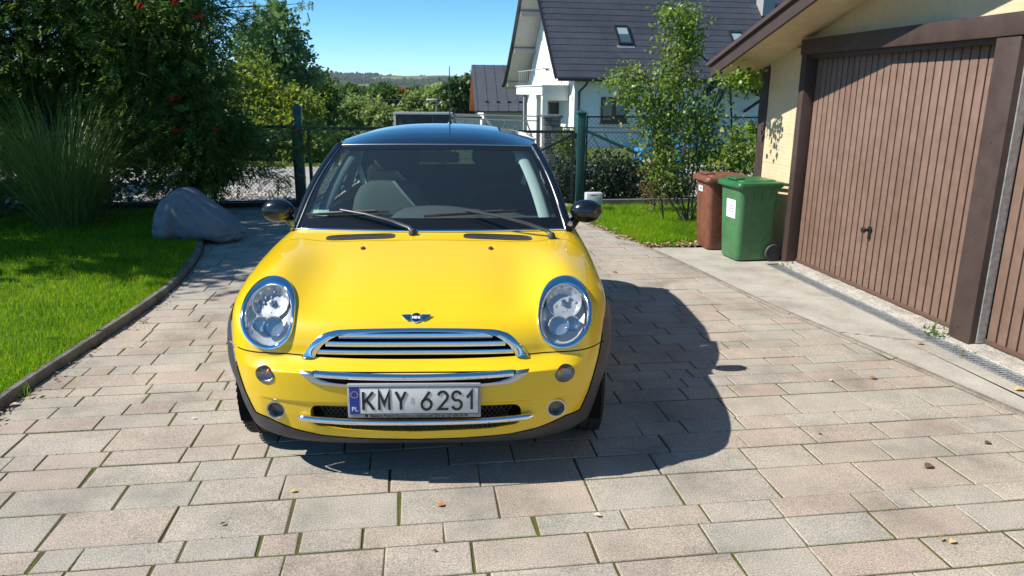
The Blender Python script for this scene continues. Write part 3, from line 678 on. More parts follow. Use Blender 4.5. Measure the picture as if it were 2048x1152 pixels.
# ---- lower intake mesh and bar
it = empty('lower_intake'); it.parent = car
MESH = mat('black_mesh', (.02,.02,.021), rough=.45)
xs = np.linspace(-.45, .45, 40); y0 = surf_y(xs, np.full(40, .30))
MB().grid([[Vector((x, yy+.05, z)) for x, yy in zip(xs, y0)] for z in (.22, .37)]).build('backing', DRK, it)
b = MB(); ysm = lambda x: float(np.interp(x, xs, y0))+.022
for k in range(-26, 27):
    for s_ in (-1, 1):
        x0 = k*.0195; p = [(x0, .232), (x0+s_*.14*.75, .372)]
        if abs(p[0][0]) < .43 and abs(p[1][0]) < .43: b.bar((p[0][0], ysm(p[0][0]), p[0][1]), (p[1][0], ysm(p[1][0]), p[1][1]), .0035, .006, (0,1,0))
b.build('mesh', MESH, it)
# frame lip of the opening, follows the cut
def lip(cx, pts_fn, name, m, parent, d0=-.002, d1=.045):
    p = pts_fn(); MB().grid([[Vector((q[0], q[1]+d, q[2])) for q in p] for d in (d0, d1)], True).build(name, m, parent, 60)
def int_pts():
    a = np.linspace(0, 2*np.pi, 120, endpoint=False); c, s_ = np.cos(a), np.sin(a); q = (np.abs(c)**3+np.abs(s_)**3)**(-1/3)
    x = np.sign(c)*(np.abs(c)*q*.048+.385*np.clip(np.abs(c)*3, 0, 1)); zb = np.interp(np.abs(x), [0,.30,.40], [.238,.248,.262]); zc = (.36+zb)/2; h = (.36-zb)/2
    return on_body(x, zc+h*s_*q)
lip(0, int_pts, 'opening_edge', YEL, it)
xs = np.linspace(-.482, .482, 70); y = surf_y(xs, np.full(70, .305)); zz = .293+.012*(np.abs(xs)/.482)**2
MB().tube([Vector((x, yy-.016, z)) for x, yy, z in zip(xs, y, zz)], [.003+.012*min(1, (.485-abs(x))/.02)**.5 for x in xs], 12, flat=(1.0,.95)).build('chrome_bar', CHR, it, 50)
# ---- fog lamps, indicators
for sx in (-1, 1):
    fgl = empty('fog_lamp'); fgl.parent = car
    p = on_body(np.array([sx*FG[0]]), np.array([FG[1]]))[0]; ax = (Vector(bodyN(p[None])[0])*.35+Vector((0,-1,0))).normalized(); q = ax.to_track_quat('Z', 'Y').to_matrix().to_4x4(); q.translation = Vector(p)
    MB().lathe([(.030,-.05),(.031,.002),(.035,.010),(.041,.009),(.0435,.002),(.0435,-.03)], 48, q).build('chrome_ring', SAT, fgl, 40)
    MB().lathe([(.0305,-.02),(.02,-.045),(.001,-.05)], 32, q).build('bowl', DRK, fgl, 50)
    MB().lathe([(.012,-.045),(.01,-.03),(.001,-.029)], 16, q).build('bulb', SAT, fgl, 40)
    MB().lathe([(.030,-.018),(.02,-.014),(.001,-.012)], 32, q).build('lens', LGL, fgl, 50)
    i_ = empty('indicator'); i_.parent = car
    sel = half(V, ind_f, sx); v, f = compact(V, sel); n = bodyN(v)
    mobj('lens', mesh_np('lens', v+n*.003, fl_(f), True, n), LGL, i_)
    rr = [on_body(sx*(IN[0]+.042*k*np.cos(np.linspace(0, 2*np.pi, 40, endpoint=False))), IN[1]+.037*k*np.sin(np.linspace(0, 2*np.pi, 40, endpoint=False)), o) for k, o in ((1.0, .003), (.97, -.012), (.6, -.03), (.02, -.036))]
    MB().grid(rr, True).build('reflector', mat('smoked_reflector', (.30,.29,.28), rough=.25, metal=.8, bump=.5, bscale=70), i_, 60)
    pc = on_body(np.array([sx*(IN[0]-.004)]), np.array([IN[1]+.012]), -.02)[0]; MB().lathe([(.001,-.012),(.008,-.008),(.009,.0),(.006,.007),(.001,.009)], 14, Matrix.Translation(Vector(pc))).build('bulb', AMB, i_, 60)
# ---- number plate
pt = empty('number_plate', (0, -.020, .402)); pt.parent = car; pt.rotation_euler = (R(-2), 0, 0)
b = MB(); b.box(-.267, .267, -.004, .012, -.074, .070, bev=.004); b.build('plate_frame', mat('plate_frame_grey', (.30,.31,.32), rough=.4, var=.15, vscale=30), pt, 40)
b = MB(); b.box(-.2665, .2665, -.0075, -.003, .0585, .0695, bev=.002); b.build('frame_lip', mat('plate_lip', (.45,.47,.5), rough=.25, metal=.6), pt, 40)
PW = mat('plate_white', (.62,.62,.60), rough=.35, coat=.3, var=.06, vscale=25)
b = MB(); b.box(-.258, .258, -.0065, -.003, -.055, .057, bev=.0015); b.build('plate_field', PW, pt, 40)
EUB = mat('plate_blue', (.012,.035,.26), rough=.35); b = MB(); b.box(-.2575, -.218, -.0075, -.004, -.0545, .0565); b.build('euro_band', EUB, pt)
PB = mat('plate_black', (.012,.012,.012), rough=.4); b = MB()
for (x0,x1,z0,z1) in ((-.2585,.2585,.0562,.0580),(-.2585,.2585,-.0560,-.0545),(.2568,.2588,-.055,.057)): b.box(x0,x1,-.0078,-.006,z0,z1)
b.build('plate_border', PB, pt)
def stroke(b, pts, w, m):
    pts = [Vector((p[0], 0, p[1])) for p in pts]; n = len(pts); L_ = []; R_ = []
    for i in range(n):
        d0 = (pts[i]-pts[i-1]).normalized() if i else None; d1 = (pts[i+1]-pts[i]).normalized() if i < n-1 else None
        if d0 is None: t = d1; k = 1
        elif d1 is None: t = d0; k = 1
        else: t = (d0+d1); k = 1/max(.35, t.length/2); t = t.normalized() if t.length > 1e-6 else d1
        nn = Vector((-t.z, 0, t.x))*(w/2*k); L_.append(pts[i]+nn); R_.append(pts[i]-nn)
    vs = [Vector((p.x, y, p.z)) for y in (-.0085, -.006) for p in L_+R_]; N_ = 2*n; fs = []
    for i in range(n-1):
        fs += [(i, i+1, n+i+1, n+i), (N_+i, N_+n+i, N_+n+i+1, N_+i+1), (i, N_+i, N_+i+1, i+1), (n+i, n+i+1, N_+n+i+1, N_+n+i)]
    fs += [(0, n, N_+n, N_), (n-1, N_+n-1, N_+2*n-1, 2*n-1)]
    b.add([m @ v for v in vs], fs)
def arc(cx, cz, rx, rz, a0, a1, n=14): return [(cx+rx*math.cos(R(a0+(a1-a0)*i/n)), cz+rz*math.sin(R(a0+(a1-a0)*i/n))) for i in range(n+1)]
GL = {'K': [[(0,0),(0,1)], [(.62,1),(.03,.38)], [(.2,.56),(.66,0)]], 'M': [[(0,0),(0,1),(.36,.30),(.72,1),(.72,0)]], 'Y': [[(0,1),(.31,.46),(.62,1)], [(.31,.47),(.31,0)]],
      '6': [[(.47,1),(.06,.45)]+[], arc(.28,.29,.28,.29,0,360,28)], '2': [arc(.28,.72,.28,.28,165,-35,16)+[(.02,.02),(.60,.02)]],
      'S': [arc(.28,.745,.26,.255,20,250,16)+arc(.28,.265,.28,.265,75,-160,16)], '1': [[(0,.66),(.24,1),(.24,0)]]}
LX = [('K',-.203,.062),('M',-.140,.0545),('Y',-.073,.062),('6',.030,.067),('2',.096,.066),('S',.152,.066),('1',.212,.075)]
for ch, x0, wd_ in LX:
    b = MB(); m = Matrix.Translation((x0, 0, -.038))
    for st in GL[ch]: stroke(b, [(p[0]*wd_*1.02, p[1]*.076) for p in st], .0105, m)
    b.build('lettering', PB, pt)
text_mesh('PL', .026, WHT, pt, Matrix.Translation((-.2375, -.0080, -.035)) @ Matrix.Rotation(R(90), 4, 'X'))
b = MB(); YS = mat('star_yellow', (.75,.55,.05), rough=.5)
for k in range(12):
    a = k*math.pi/6; cx, cz = -.2377+.0135*math.cos(a), .027+.0135*math.sin(a); b.add([(cx+.0022*math.cos(R(90+i*72))*1, -.0080, cz+.0022*math.sin(R(90+i*72))) for i in range(5)], [(0,1,2,3,4)])
b.build('stars', YS, pt)
text_mesh('\u25CF  Bawaria Motors Katowice ul. Ko\u015bciuszki 253 tel. 32/ 608 00 99', .0165, PB, pt, Matrix.Translation((.008, -.0050, -.0655)) @ Matrix.Rotation(R(90), 4, 'X'), sx=.93)
b = MB(); b.lathe([(.006,0),(.006,.001),(.001,.001)], 16, Matrix.Translation((-.008, -.0066, .008)) @ Matrix.Rotation(R(90), 4, 'X')); b.box(-.015,-.001,-.0075,-.0066,-.012,.001); b.build('legal_seal', mat('seal', (.42,.43,.42), rough=.4), pt)
# ---- cowl vents, nozzles
for sx in (-1, 1):
    vt = empty('cowl_vent'); vt.parent = car
    a = np.linspace(0, 2*np.pi, 48, endpoint=False); c, s_ = np.cos(a), np.sin(a); cx, hx, hy = sx*.345, .172, .036
    X = cx+np.sign(c)*(np.abs(c)**.0*0+hx)*np.clip(np.abs(c)*1.0, 0, 1)**.35; Y = .899+hy*np.sign(s_)*np.abs(s_)**.55
    rows = [top_z(cx+(X-cx)*k, .899+(Y-.899)*k2, o) for k, k2, o in ((1.0, 1.0, .0005), (1.0, 1.0, .004), (.975, .86, .004), (.97, .84, .0015), (.02, .02, .0015))]
    MB().grid(rows, True).build('vent_plate', BLK, vt, 40)
    b = MB(); gp = [(cx-.158+i*.0096+(j % 2)*.0048, .874+j*.0165) for i in range(34) for j in range(4)]; gp = [q for q in gp if abs(q[0]-cx) <= .158]
    for p in top_z(np.array([q[0] for q in gp]), np.array([q[1] for q in gp]), .0022):
        b.add([(p[0]-.0033, p[1], p[2]), (p[0], p[1]-.005, p[2]-.0007), (p[0]+.0033, p[1], p[2]), (p[0], p[1]+.005, p[2]+.0007)], [(0,1,2,3)])
    b.build('vent_holes', DRK, vt)
    p = top_z(np.array([sx*.309]), np.array([.745]))[0]
    MB().lathe([(.012,-.001),(.012,.004),(.008,.009),(.001,.010)], 16, Matrix.Translation(Vector(p)) @ Matrix.Diagonal((1,1.3,1,1))).build('washer_nozzle', BLK, car, 40)
# ---- windscreen, roof, pillars
_wx = np.linspace(-.75, .75, 61); _wz = top_z(_wx, .957+.27*_wx*_wx)[:,2]
def wsP(s, t, off=0.0):
    xb, xt = .705*s, .552*s
    Bp = Vector((xb, .957+.27*xb*xb, float(np.interp(xb, _wx, _wz))+.006)); Tp = Vector((xt, 1.545+.25*xt*xt, 1.303-.035*xt*xt))
    p = Bp.lerp(Tp, t); n = Vector((s*.35, -.55, .75)).normalized(); return p+n*(.030*math.sin(math.pi*t)+off)
WS = [[wsP(s, t) for s in np.linspace(-1, 1, 41)] for t in np.linspace(0, 1, 21)]
w = empty('windscreen'); w.parent = car
MB().grid(WS).build('glass', WGL, w, 70)
def strip(s0, s1, t0, t1, off, ns=41, nt_=3): return [[wsP(s, t, off) for s in np.linspace(s0, s1, ns)] for t in np.linspace(t0, t1, nt_)]
FRIT = mat('black_frit', (.010,.011,.013), rough=.08, spec=.5)
b = MB(); b.grid(strip(-1, 1, -.005, .115, .0015)); b.grid(strip(-1, 1, .93, 1.0, .0015))
for sg in (-1, 1):
    k = lambda t: sg*(.955-.0*t)
    b.grid([[wsP(s, t, .0015) for s in np.linspace(sg*.955, sg*1.0, 4)] for t in np.linspace(.115, .93, 15)])
b.build('black_border', FRIT, w, 70)
MB().tube([wsP(s, -.012, .006) for s in np.linspace(-1, 1, 41)], .006, 8, flat=(1,1.2)).build('lower_chrome_strip', CHR, w, 50)
MB().tube([wsP(s, 1.005, .004) for s in np.linspace(-1, 1, 41)], .005, 8).build('upper_strip', SAT, w, 50)
zc_ = pl([1.5,1.56,1.65,1.8,2.0,2.3,2.6,2.92,3.08], [1.29,1.305,1.336,1.366,1.386,1.395,1.382,1.338,1.29])
hw_ = pl([1.5,1.62,2.0,2.6,3.1,3.3], [.545,.560,.595,.60,.575,.54]); ze_ = pl([1.5,1.62,2.0,2.6,3.3], [1.287,1.293,1.312,1.312,1.25])
def roofP(s, q):
    y0 = 1.548+.25*(.552*s)**2; y = y0+(3.08-.10*s*s-y0)*q; yc = 1.548+(3.08-1.548)*q
    e = abs(s)**2.7; return Vector((s*float(hw_(y)), y, float(ze_(y))*e+float(zc_(yc))*(1-e)))
MB().grid([[roofP(s, q) for s in np.sin(np.linspace(-np.pi/2, np.pi/2, 41))] for q in np.concatenate([np.linspace(0, .2, 14), np.linspace(.24, 1, 22)])]).build('roof', ROOF, car, 70)
MB().grid([[roofP(s, q)+Vector((0, 0, -.03)) for s in np.linspace(-.97, .97, 21)] for q in np.linspace(0.02, 1, 20)]).build('headliner', ING, car, 70)
belt = lambda y: Vector((.728 if y < 2.9 else .728-.1*(y-2.9)**2, y, .93))
for sg in (-1, 1):
    pb = [wsP(sg*1.0, t, 0) for t in np.linspace(-.02, 1, 14)]
    MB().tube([p+Vector((sg*.016, .018, 0)) for p in pb], .028, 12, flat=(1.0,.75)).build('pillar', GLB, car, 60)
    MB().tube([p+Vector((sg*.004, -.004, .004)) for p in pb], .0035, 6).build('pillar_trim', SAT, car, 60)
    MB().tube([p+Vector((-sg*.085, .07, -.01)) for p in pb[1:]], .034, 10, flat=(1,.5)).build('pillar_lining', INL if sg > 0 else ING, car, 60)  # right lining paler than the left: sunlight put into its colour
    mx = Matrix.Scale(sg, 4, (1,0,0))
    ys = np.linspace(1.12, 3.0, 30); rows = []
    for t in (0, .33, .66, 1):
        row = []
        for y in ys:
            yt = max(y, 1.64+0*y); top = Vector((float(hw_(yt)), y, float(ze_(yt))-.01))
            lim = np.clip((y-1.10)/(1.62-1.10), 0, 1); top.z = min(top.z, .905+(1.29-.905)*lim+.0); top.x = .728+(top.x-.728)*np.clip((top.z-.93)/.37, 0, 1)
            p = Vector((.728, y, .925)).lerp(top, t); row.append(Vector((sg*(p.x+.012*math.sin(math.pi*t)), p.y, max(p.z, .92))))
        rows.append(row)
    MB().grid(rows).build('side_glass', SGL, car, 60)
    MB().grid([[p+Vector((sg*.004, 0, 0)) for p in r_[:8]] for r_ in rows]).build('window_sun_block', GLB, car, 60)  # added panel, wider than a mirror triangle, stops sun spilling into the car shadow
    b = MB(); b.tube([Vector((sg*.735, y, .925)) for y in np.linspace(1.1, 3.05, 12)], .014, 8); b.build('belt_trim', CHR, car, 50)
    for y0, y1 in ((2.22, 2.30), (2.90, 3.05)):
        MB().grid([[Vector((sg*(.722+(float(hw_(y))-.722)*t+.010*math.sin(math.pi*t)-.006), y, .92+(float(ze_(y))-.92)*t)) for y in (y0, y1)] for t in np.linspace(0, 1, 6)]).build('door_pillar', GLB, car, 60)
    MB().bar((sg*.66, 2.25, .95), (sg*.55, 2.27, 1.28), .05, .03, (0,1,0)).build('pillar_lining', ING, car)
    MB().box(-.03, .03, 1.25, 2.3, .45, .90, Matrix.Translation((sg*.70, 0, 0)), bev=.02).build('door_card', INT, car, 40)
# rear window and rear pillars
rows = [[Vector((s*(.50+.12*(1-t)), 3.10+.10*(1-t)-.05*s*s-.06*t, .95+.31*t)) for s in np.linspace(-1, 1, 15)] for t in np.linspace(0, 1, 6)]
MB().grid(rows).build('rear_glass', SGL, car, 60)
for sg in (-1, 1): MB().tube([Vector((sg*.66, 3.08, .92)), Vector((sg*.62, 3.04, 1.1)), Vector((sg*.54, 2.96, 1.28))], .06, 8).build('pillar', GLB, car, 60)
# antenna
an = empty('antenna'); an.parent = car
ab_ = Vector((.035, 2.42, 1.388)); MB().lathe([(.024,-.01),(.022,.006),(.012,.018),(.006,.024),(.001,.025)], 16, Matrix.Translation(ab_) @ Matrix.Diagonal((.8,1.4,1,1))).build('base', GLB, an, 40)
MB().tube([ab_+Vector((0,0,.02)), ab_+Vector((.002, .02, .38))], [.0042, .0028], 8).build('rod', GLB, an, 40)
# ---- wipers
for (px, bl0, bl1) in ((-.085, -.655, -.215), (.620, -.035, .44)):
    wp = empty('wiper'); wp.parent = car
    piv = Vector(top_z(np.array([px]), np.array([.915]), .006)[0]) if abs(px) > .3 else Vector(top_z(np.array([px]), np.array([.915]), .006)[0])
    def wat(x, t, off): return wsP(x/(.705+(.552-.705)*t), t, off)
    mid = wat((bl0*.45+bl1*.55)-.05, .155, .030)
    MB().lathe([(.020,-.004),(.019,.012),(.012,.024),(.001,.027)], 16, Matrix.Translation(piv)).build('pivot', BLK, wp, 40)
    k1 = piv+Vector((-.02, .03, .028)); k2 = piv.lerp(mid, .30)+Vector((0, 0, .030))
    MB().tube([piv+Vector((0,0,.012)), k1, k2, piv.lerp(mid, .65)+Vector((0,-.004,.022)), mid], [.013,.013,.011,.009,.007], 8, flat=(1,.7)).build('arm', mat('wiper_grey', (.05,.052,.055), rough=.38), wp, 50)
    tb = [wat(x, .122+.045*((x-bl0)/(bl1-bl0)), .012) for x in np.linspace(bl0, bl1, 14)]
    MB().tube(tb, .0065, 6, flat=(.6,1.2)).build('blade', BLK, wp, 50)
    MB().tube([p+Vector((0,-.006,.008)) for p in tb[2:-2]], .0055, 6).build('blade_spine', mat('wiper_spine', (.07,.072,.075), rough=.35), wp, 50)
# inspection sticker
b = MB(); b.grid([[wsP(s, t, -.002) for s in np.linspace(-.93, -.80, 5)] for t in (.13, .19)]); b.build('windscreen_sticker', mat('sticker_teal', (.45,.62,.58), rough=.5, c2=(.15,.35,.33), mixscale=40), car)
b = MB(); b.grid([[wsP(s, t, -.0015) for s in np.linspace(-.915, -.815, 5)] for t in (.143, .176)]); b.build('windscreen_sticker', mat('sticker_white', (.7,.75,.72), rough=.5, c2=(.2,.3,.3), mixscale=70), car)
# ---- mirrors
for sg in (-1, 1):
    mr_ = empty('door_mirror'); mr_.parent = car
    c = Vector((sg*.832, 1.20, .978)); b = MB(); rows = []
    for i in range(15):
        a = math.pi*i/14; yy = -math.cos(a); r = math.sin(a)**.8
        rows.append([c+Vector((.088*r*math.cos(t), (.062 if yy < 0 else .045)*yy, .063*r*math.sin(t))) for t in np.linspace(0, 2*np.pi, 28, endpoint=False)])
    b.grid(rows, True); b.build('housing', GLB, mr_, 70)
    b = MB(); b.lathe([(.001,0),(.95,0)], 32, Matrix.Translation(c+Vector((0,.038,0))) @ Matrix.Diagonal((.078,1,.054,1)) @ Matrix.Rotation(R(-90), 4, 'X')); b.build('mirror_glass', CHR, mr_)
    MB().tube([c+Vector((-sg*.045, .0, -.035)), Vector((sg*.775, 1.22, .925)), Vector((sg*.742, 1.23, .890))], [.018,.021,.030], 10, flat=(1,1.3)).build('stalk', GLB, mr_, 50)
# ---- interior
b = MB()
rows = []
for y in np.linspace(1.02, 1.62, 12):
    row = []
    for x in np.linspace(-.66, .66, 45):
        z = .875+.015*math.sin((y-1.0)*3)-.0*x
        z += .060*max(0, 1-(x/.27)**2)**.5*float(sst(1.25, 1.45, y)) if abs(x) < .27 else 0
        z += .035*max(0, 1-((x-.36)/.16)**2)*float(sst(1.3, 1.5, y)) if abs(x-.36) < .16 else 0
        row.append(Vector((x, max(y, .99+.27*x*x), z)))
    rows.append(row)
rows.append([Vector((p.x, 1.66, p.z-.05)) for p in rows[-1]]); rows.append([Vector((p.x, 1.60, .55)) for p in rows[-1]])
b.grid(rows); b.build('dashboard', mat('dash_grey', (.085,.09,.092), rough=.7, bump=.1, bscale=300), car, 60)
def dash_z(x, y): return .878+.015*math.sin((y-1.0)*3)
b = MB()
for k in range(22): b.box(-.22+k*.02, -.208+k*.02, 1.20, 1.212, dash_z(0,1.2)+.002, dash_z(0,1.2)+.004)
b.build('defroster_slot', DRK, car)
sw = empty('steering_wheel', (.36, 1.72, .90)); sw.parent = car; sw.rotation_euler = (R(-62), 0, 0)
MB().tube([(.185*math.cos(a), .185*math.sin(a), 0) for a in np.linspace(0, 2*np.pi, 40, endpoint=False)], .014, 10, closed=True).build('rim', INT, sw, 60)
MB().lathe([(.001,-.04),(.05,-.035),(.066,-.01),(.06,.02),(.001,.03)], 28).build('hub', mat('hub_black', (.02,.02,.02), rough=.4), sw, 50)
MB().bar((-.18,0,0), (.18,0,0), .03, .02).build('spoke', INT, sw)
def seat(x, y, mm, back_h=.60):
    st = empty('front_seat', (x, y, .0)); st.parent = car
    b = MB(); b.box(-.25, .25, -.48, .02, .42, .56, bev=.05); b.build('cushion', mm, st, 40)
    b = MB(); rows = []
    for t, w_, d in ((0,.25,.07),(.25,.26,.085),(.55,.255,.08),(.8,.235,.07),(.93,.20,.055),(1.0,.13,.03)):
        yy = .02+.20*t; z = .52+back_h*t
        rows.append([Vector((w_*np.sign(math.cos(a))*abs(math.cos(a))**.5, yy+d*np.sign(math.sin(a))*abs(math.sin(a))**.6-.02*0, z)) for a in np.linspace(0, 2*np.pi, 28, endpoint=False)])
    b.grid(rows, True); b.f.append(tuple(range(len(b.v)-28, len(b.v)))); b.build('backrest', mm, st, 60)
    b = MB(); rows = []
    for t, k in ((0,.72),(.12,.95),(.5,1.0),(.8,.88),(.95,.6),(1,.25)):
        rows.append([Vector((.125*k*np.sign(math.cos(a))*abs(math.cos(a))**.7, .235+.05*t+.05*k*math.sin(a), 1.085+.175*t)) for a in np.linspace(0, 2*np.pi, 22, endpoint=False)])
    b.grid(rows, True); b.f.append(tuple(range(len(b.v)-22, len(b.v)))); b.build('headrest', INT, st, 60)
seat(-.36, 2.02, ING, .50); seat(.36, 2.02, INT, .50)  # left seat in a lighter grey, the sun on it put into the colour
b = MB(); b.box(-.58, .58, 2.6, 2.77, .45, 1.09, bev=.05); b.box(-.58,.58,2.25,2.65,.4,.55, bev=.05); b.build('rear_bench', INT, car, 40)
for x in (-.3, .3): MB().box(x-.12, x+.12, 2.65, 2.75, 1.09, 1.21, bev=.04).build('rear_headrest', INT, car, 40)
MB().box(-.55, .55, 2.79, 3.05, .93, .95).build('parcel_shelf', INT, car)
MB().box(-.72, .72, 1.0, 3.1, .30, .36).build('cabin_floor', INT, car)
b = MB(); b.box(-.115, .115, -.012, .014, -.032, .032, Matrix.Translation((.012, 1.66, 1.225)) @ Matrix.Rotation(R(8), 4, 'X'), bev=.012); b.bar((.012, 1.65, 1.24), (.012, 1.60, 1.29), .02); b.build('rear_view_mirror', INT, car, 40)
for sg in (-1, 1):
    b = MB(); b.tube([Vector((sg*.60, 2.28, 1.20)), Vector((sg*.52, 2.24, .95)), Vector((sg*.5, 2.2, .55))], .004, 6, flat=(1,6)); b.build('seat_belt', INL, car)
# ================================================================== garage
BRN = mat('brown_stained_wood', (.050,.031,.025), rough=.6, c2=(.068,.043,.035), mixscale=2, var=.10, vscale=9, bump=.15, bscale=50, rvar=.1)
DOOR = mat('brown_door_paint', (.178,.110,.079), rough=.55, c2=(.215,.136,.101), mixscale=2.2, var=.10, vscale=14, objvar=.05, bump=.10, bscale=30, rvar=.12)
N, L = nodes(DOOR); bs_ = N['Principled BSDF']; prev_ = bs_.inputs['Base Color'].links[0].from_socket
ge_ = N.new('ShaderNodeNewGeometry'); mp_ = N.new('ShaderNodeMapping'); mp_.inputs['Scale'].default_value = (26, 26, 3.2); L.new(ge_.outputs['Position'], mp_.inputs[0]); ns_ = N.new('ShaderNodeTexNoise'); ns_.inputs['Scale'].default_value = 2.2; ns_.inputs['Detail'].default_value = 3; L.new(mp_.outputs[0], ns_.inputs['Vector'])
ms_ = N.new('ShaderNodeTexNoise'); ms_.inputs['Scale'].default_value = 1.3; L.new(ge_.outputs['Position'], ms_.inputs['Vector'])
ad_ = N.new('ShaderNodeMath'); ad_.operation = 'MULTIPLY_ADD'; ad_.inputs[1].default_value = .35; L.new(ms_.outputs[0], ad_.inputs[0]); L.new(ns_.outputs[0], ad_.inputs[2]); rm_ = N.new('ShaderNodeMapRange'); rm_.inputs[1].default_value = .90; rm_.inputs[2].default_value = .93; L.new(ad_.outputs[0], rm_.inputs[0])
L.new(mixc(N, L, rm_.outputs[0], prev_, (.075,.042,.032)), bs_.inputs['Base Color'])
DGRV = mat('door_groove', (.050,.028,.02), rough=.7)
CRM = mat('cream_siding', (.60,.49,.30), rough=.7, c2=(.65,.54,.345), mixscale=3, var=.06, vscale=20, bump=.08, bscale=20)
N, L = nodes(CRM); wv = N.new('ShaderNodeTexWave'); wv.wave_type = 'BANDS'; wv.bands_direction = 'Z'; wv.inputs['Scale'].default_value = 9.0; wv.inputs['Distortion'].default_value = 0; tcx = N.new('ShaderNodeNewGeometry'); L.new(tcx.outputs['Position'], wv.inputs['Vector']); bpx = N.new('ShaderNodeBump'); bpx.inputs['Strength'].default_value = .14; bpx.inputs['Distance'].default_value = .004; L.new(wv.outputs['Fac'], bpx.inputs['Height']); L.new(bpx.outputs[0], N['Principled BSDF'].inputs['Normal'])
SOF = mat('cream_soffit', (.56,.44,.27), rough=.75, c2=(.64,.52,.33), mixscale=2, var=.08, vscale=10)
gar = empty('garage', S(3.73, 5, 0), 0, 'cream garage with dark brown timber frame and two ribbed brown doors', 'garage')
gi = gar.matrix_basis.inverted() if False else Matrix.Translation(-S(3.73, 5, 0))
GM = gi @ SM
def gbox(name, m, u0, u1, v0, v1, z0, z1, bev=.004, parent=gar):
    b = MB(); b.box(u0, u1, v0, v1, z0, z1, GM, bev=bev); return b.build(name, m, parent, 30)
zr = lambda v: 1.899+.276*(7.456-v)       # roof underside along the wall
VP = 2.9                                   # ridge
def zrf(v): return zr(v) if v > VP else zr(VP)-.276*(VP-v)
# posts and lintel
gbox('door_post', BRN, 3.615, 3.80, 6.60, 6.69, .01, 1.95); gbox('door_post', BRN, 3.615, 3.80, 4.15, 4.345, .01, 1.948)
gbox('lintel', BRN, 3.605, 3.80, .5, 6.70, 1.951, 2.085)
b = MB(); b.box(3.65, 3.70, 4.35, 6.595, 1.915, 1.949, GM); b.build('lintel_bead', BRN, gar)
gbox('corner_post', mat('shaded_corner_post', (.035,.022,.02), rough=.7, c2=(.07,.045,.04), mixscale=8), 3.69, 3.80, 7.44, 7.60, .0, 1.86)  # post colour darkened for the shade it stands in
# doors
def door(v0, v1, n):
    d = empty('garage_door'); d.parent = gar
    b = MB(); b.box(3.735, 3.76, v0, v1, .03, 1.95, GM); b.build('back_sheet', DGRV, d)
    w = (v1-v0)/n
    for k in range(n): gbox('rib_panel', DOOR, 3.722, 3.740, v0+k*w+.0068, v0+(k+1)*w-.0068, .055, 1.945, .004, d)
    gbox('bottom_rail', mat('door_rail', (.11,.062,.045), rough=.5), 3.712, 3.75, v0, v1, .03, .058, .003, d)
    return d
d1 = door(4.35, 6.595, 27); d2 = door(1.95, 4.135, 26)
gbox('jamb_strip', GRT, 3.66, 3.72, 4.137, 4.147, .03, 1.94, 0, d2)
# handle
hm = GM @ Matrix.Translation((3.72, 5.50, .535))
b = MB(); b.lathe([(.030,0),(.030,.008),(.012,.012),(.011,.045),(.024,.05),(.026,.065),(.018,.072),(.001,.074)], 20, hm @ Matrix.Rotation(R(-90), 4, 'Y')); h_ = b.build('door_handle', mat('handle_black', (.012,.012,.013), rough=.3), d1, 40)
b = MB(); b.box(-.008, .001, -.014, .014, -.07, .0, hm); b.build('lock_plate', mat('lock_plate', (.05,.04,.035), rough=.4), h_)
# siding
def boards(v0, v1, z0, z1, h=.30):
    z = z0
    while z < z1:
        e = min(z+h, z1); lo = min(v1, 7.456-(e-1.899)/.276+.0) if e > 1.9 else v1
        vm = min(v1, 7.456-(z-1.899)/.276) if z > 1.88 else v1
        if vm > v0+.05:
            b = MB(); b.box(3.700, 3.75, v0, max(v0+.02, min(vm, v1)), z+.0, e-.0006, GM)
            for i in (0, 2, 4, 6):           # lapped: the top edge leans back
                pass
            b.v = [tuple(Vector(p)+(SM @ Vector((.002, 0, 0)))*((p[2]-z)/h)) for p in b.v]
            b.build('siding_board', CRM, gar)
        z += h
boards(6.69, 7.45, .02, 2.03); boards(.5, 6.72, 2.086, 3.05)
gbox('wall', CRM, 3.775, 3.84, -1.5, 7.58, 0, 1.86, 0); gbox('rear_wall', CRM, 3.84, 8.9, 7.50, 7.58, 0, 1.80, 0); gbox('side_wall', CRM, 8.9, 9.0, -1.5, 7.5, 0, 1.8, 0)
b = MB(); b.add([GM @ Vector((3.79, v, z)) for v, z in ((7.45, 1.80), (VP, zr(VP)-.05), (-1.5, 1.80))]+[GM @ Vector((3.84, v, z)) for v, z in ((7.45, 1.80), (VP, zr(VP)-.05), (-1.5, 1.80))], [(0,1,2),(3,5,4),(0,3,4,1),(1,4,5,2),(2,5,3,0)]); b.build('gable_wall', CRM, gar)
# roof: soffit, fascia, deck
OV = 3.18
def slope(u0, u1, va, vb_, dz0, dz1, name, m, lift=0):
    b = MB(); vs = []
    for z in (dz0, dz1):
        for v in (va, vb_):
            for u in (u0, u1): vs.append(GM @ Vector((u, v, zrf(v)+z)))
    b.add(vs, [(0,1,3,2),(4,6,7,5),(0,4,5,1),(2,3,7,6),(0,2,6,4),(1,5,7,3)]); return b.build(name, m, gar)
slope(OV+.03, 3.80, 7.72, VP, 0, .02, 'soffit', SOF); slope(OV+.03, 3.80, VP, -1.5, 0, .02, 'soffit', SOF)
slope(OV, OV+.028, 7.74, VP, -.052, .066, 'fascia_board', BRN); slope(OV, OV+.028, VP, -1.5, -.052, .066, 'fascia_board', BRN)
RF = mat('garage_roof_sheet', (.08,.05,.042), rough=.6)
slope(OV-.03, 9.1, 7.80, VP, .07, .11, 'roof', RF); slope(OV-.03, 9.1, VP, -1.6, .07, .11, 'roof', RF)
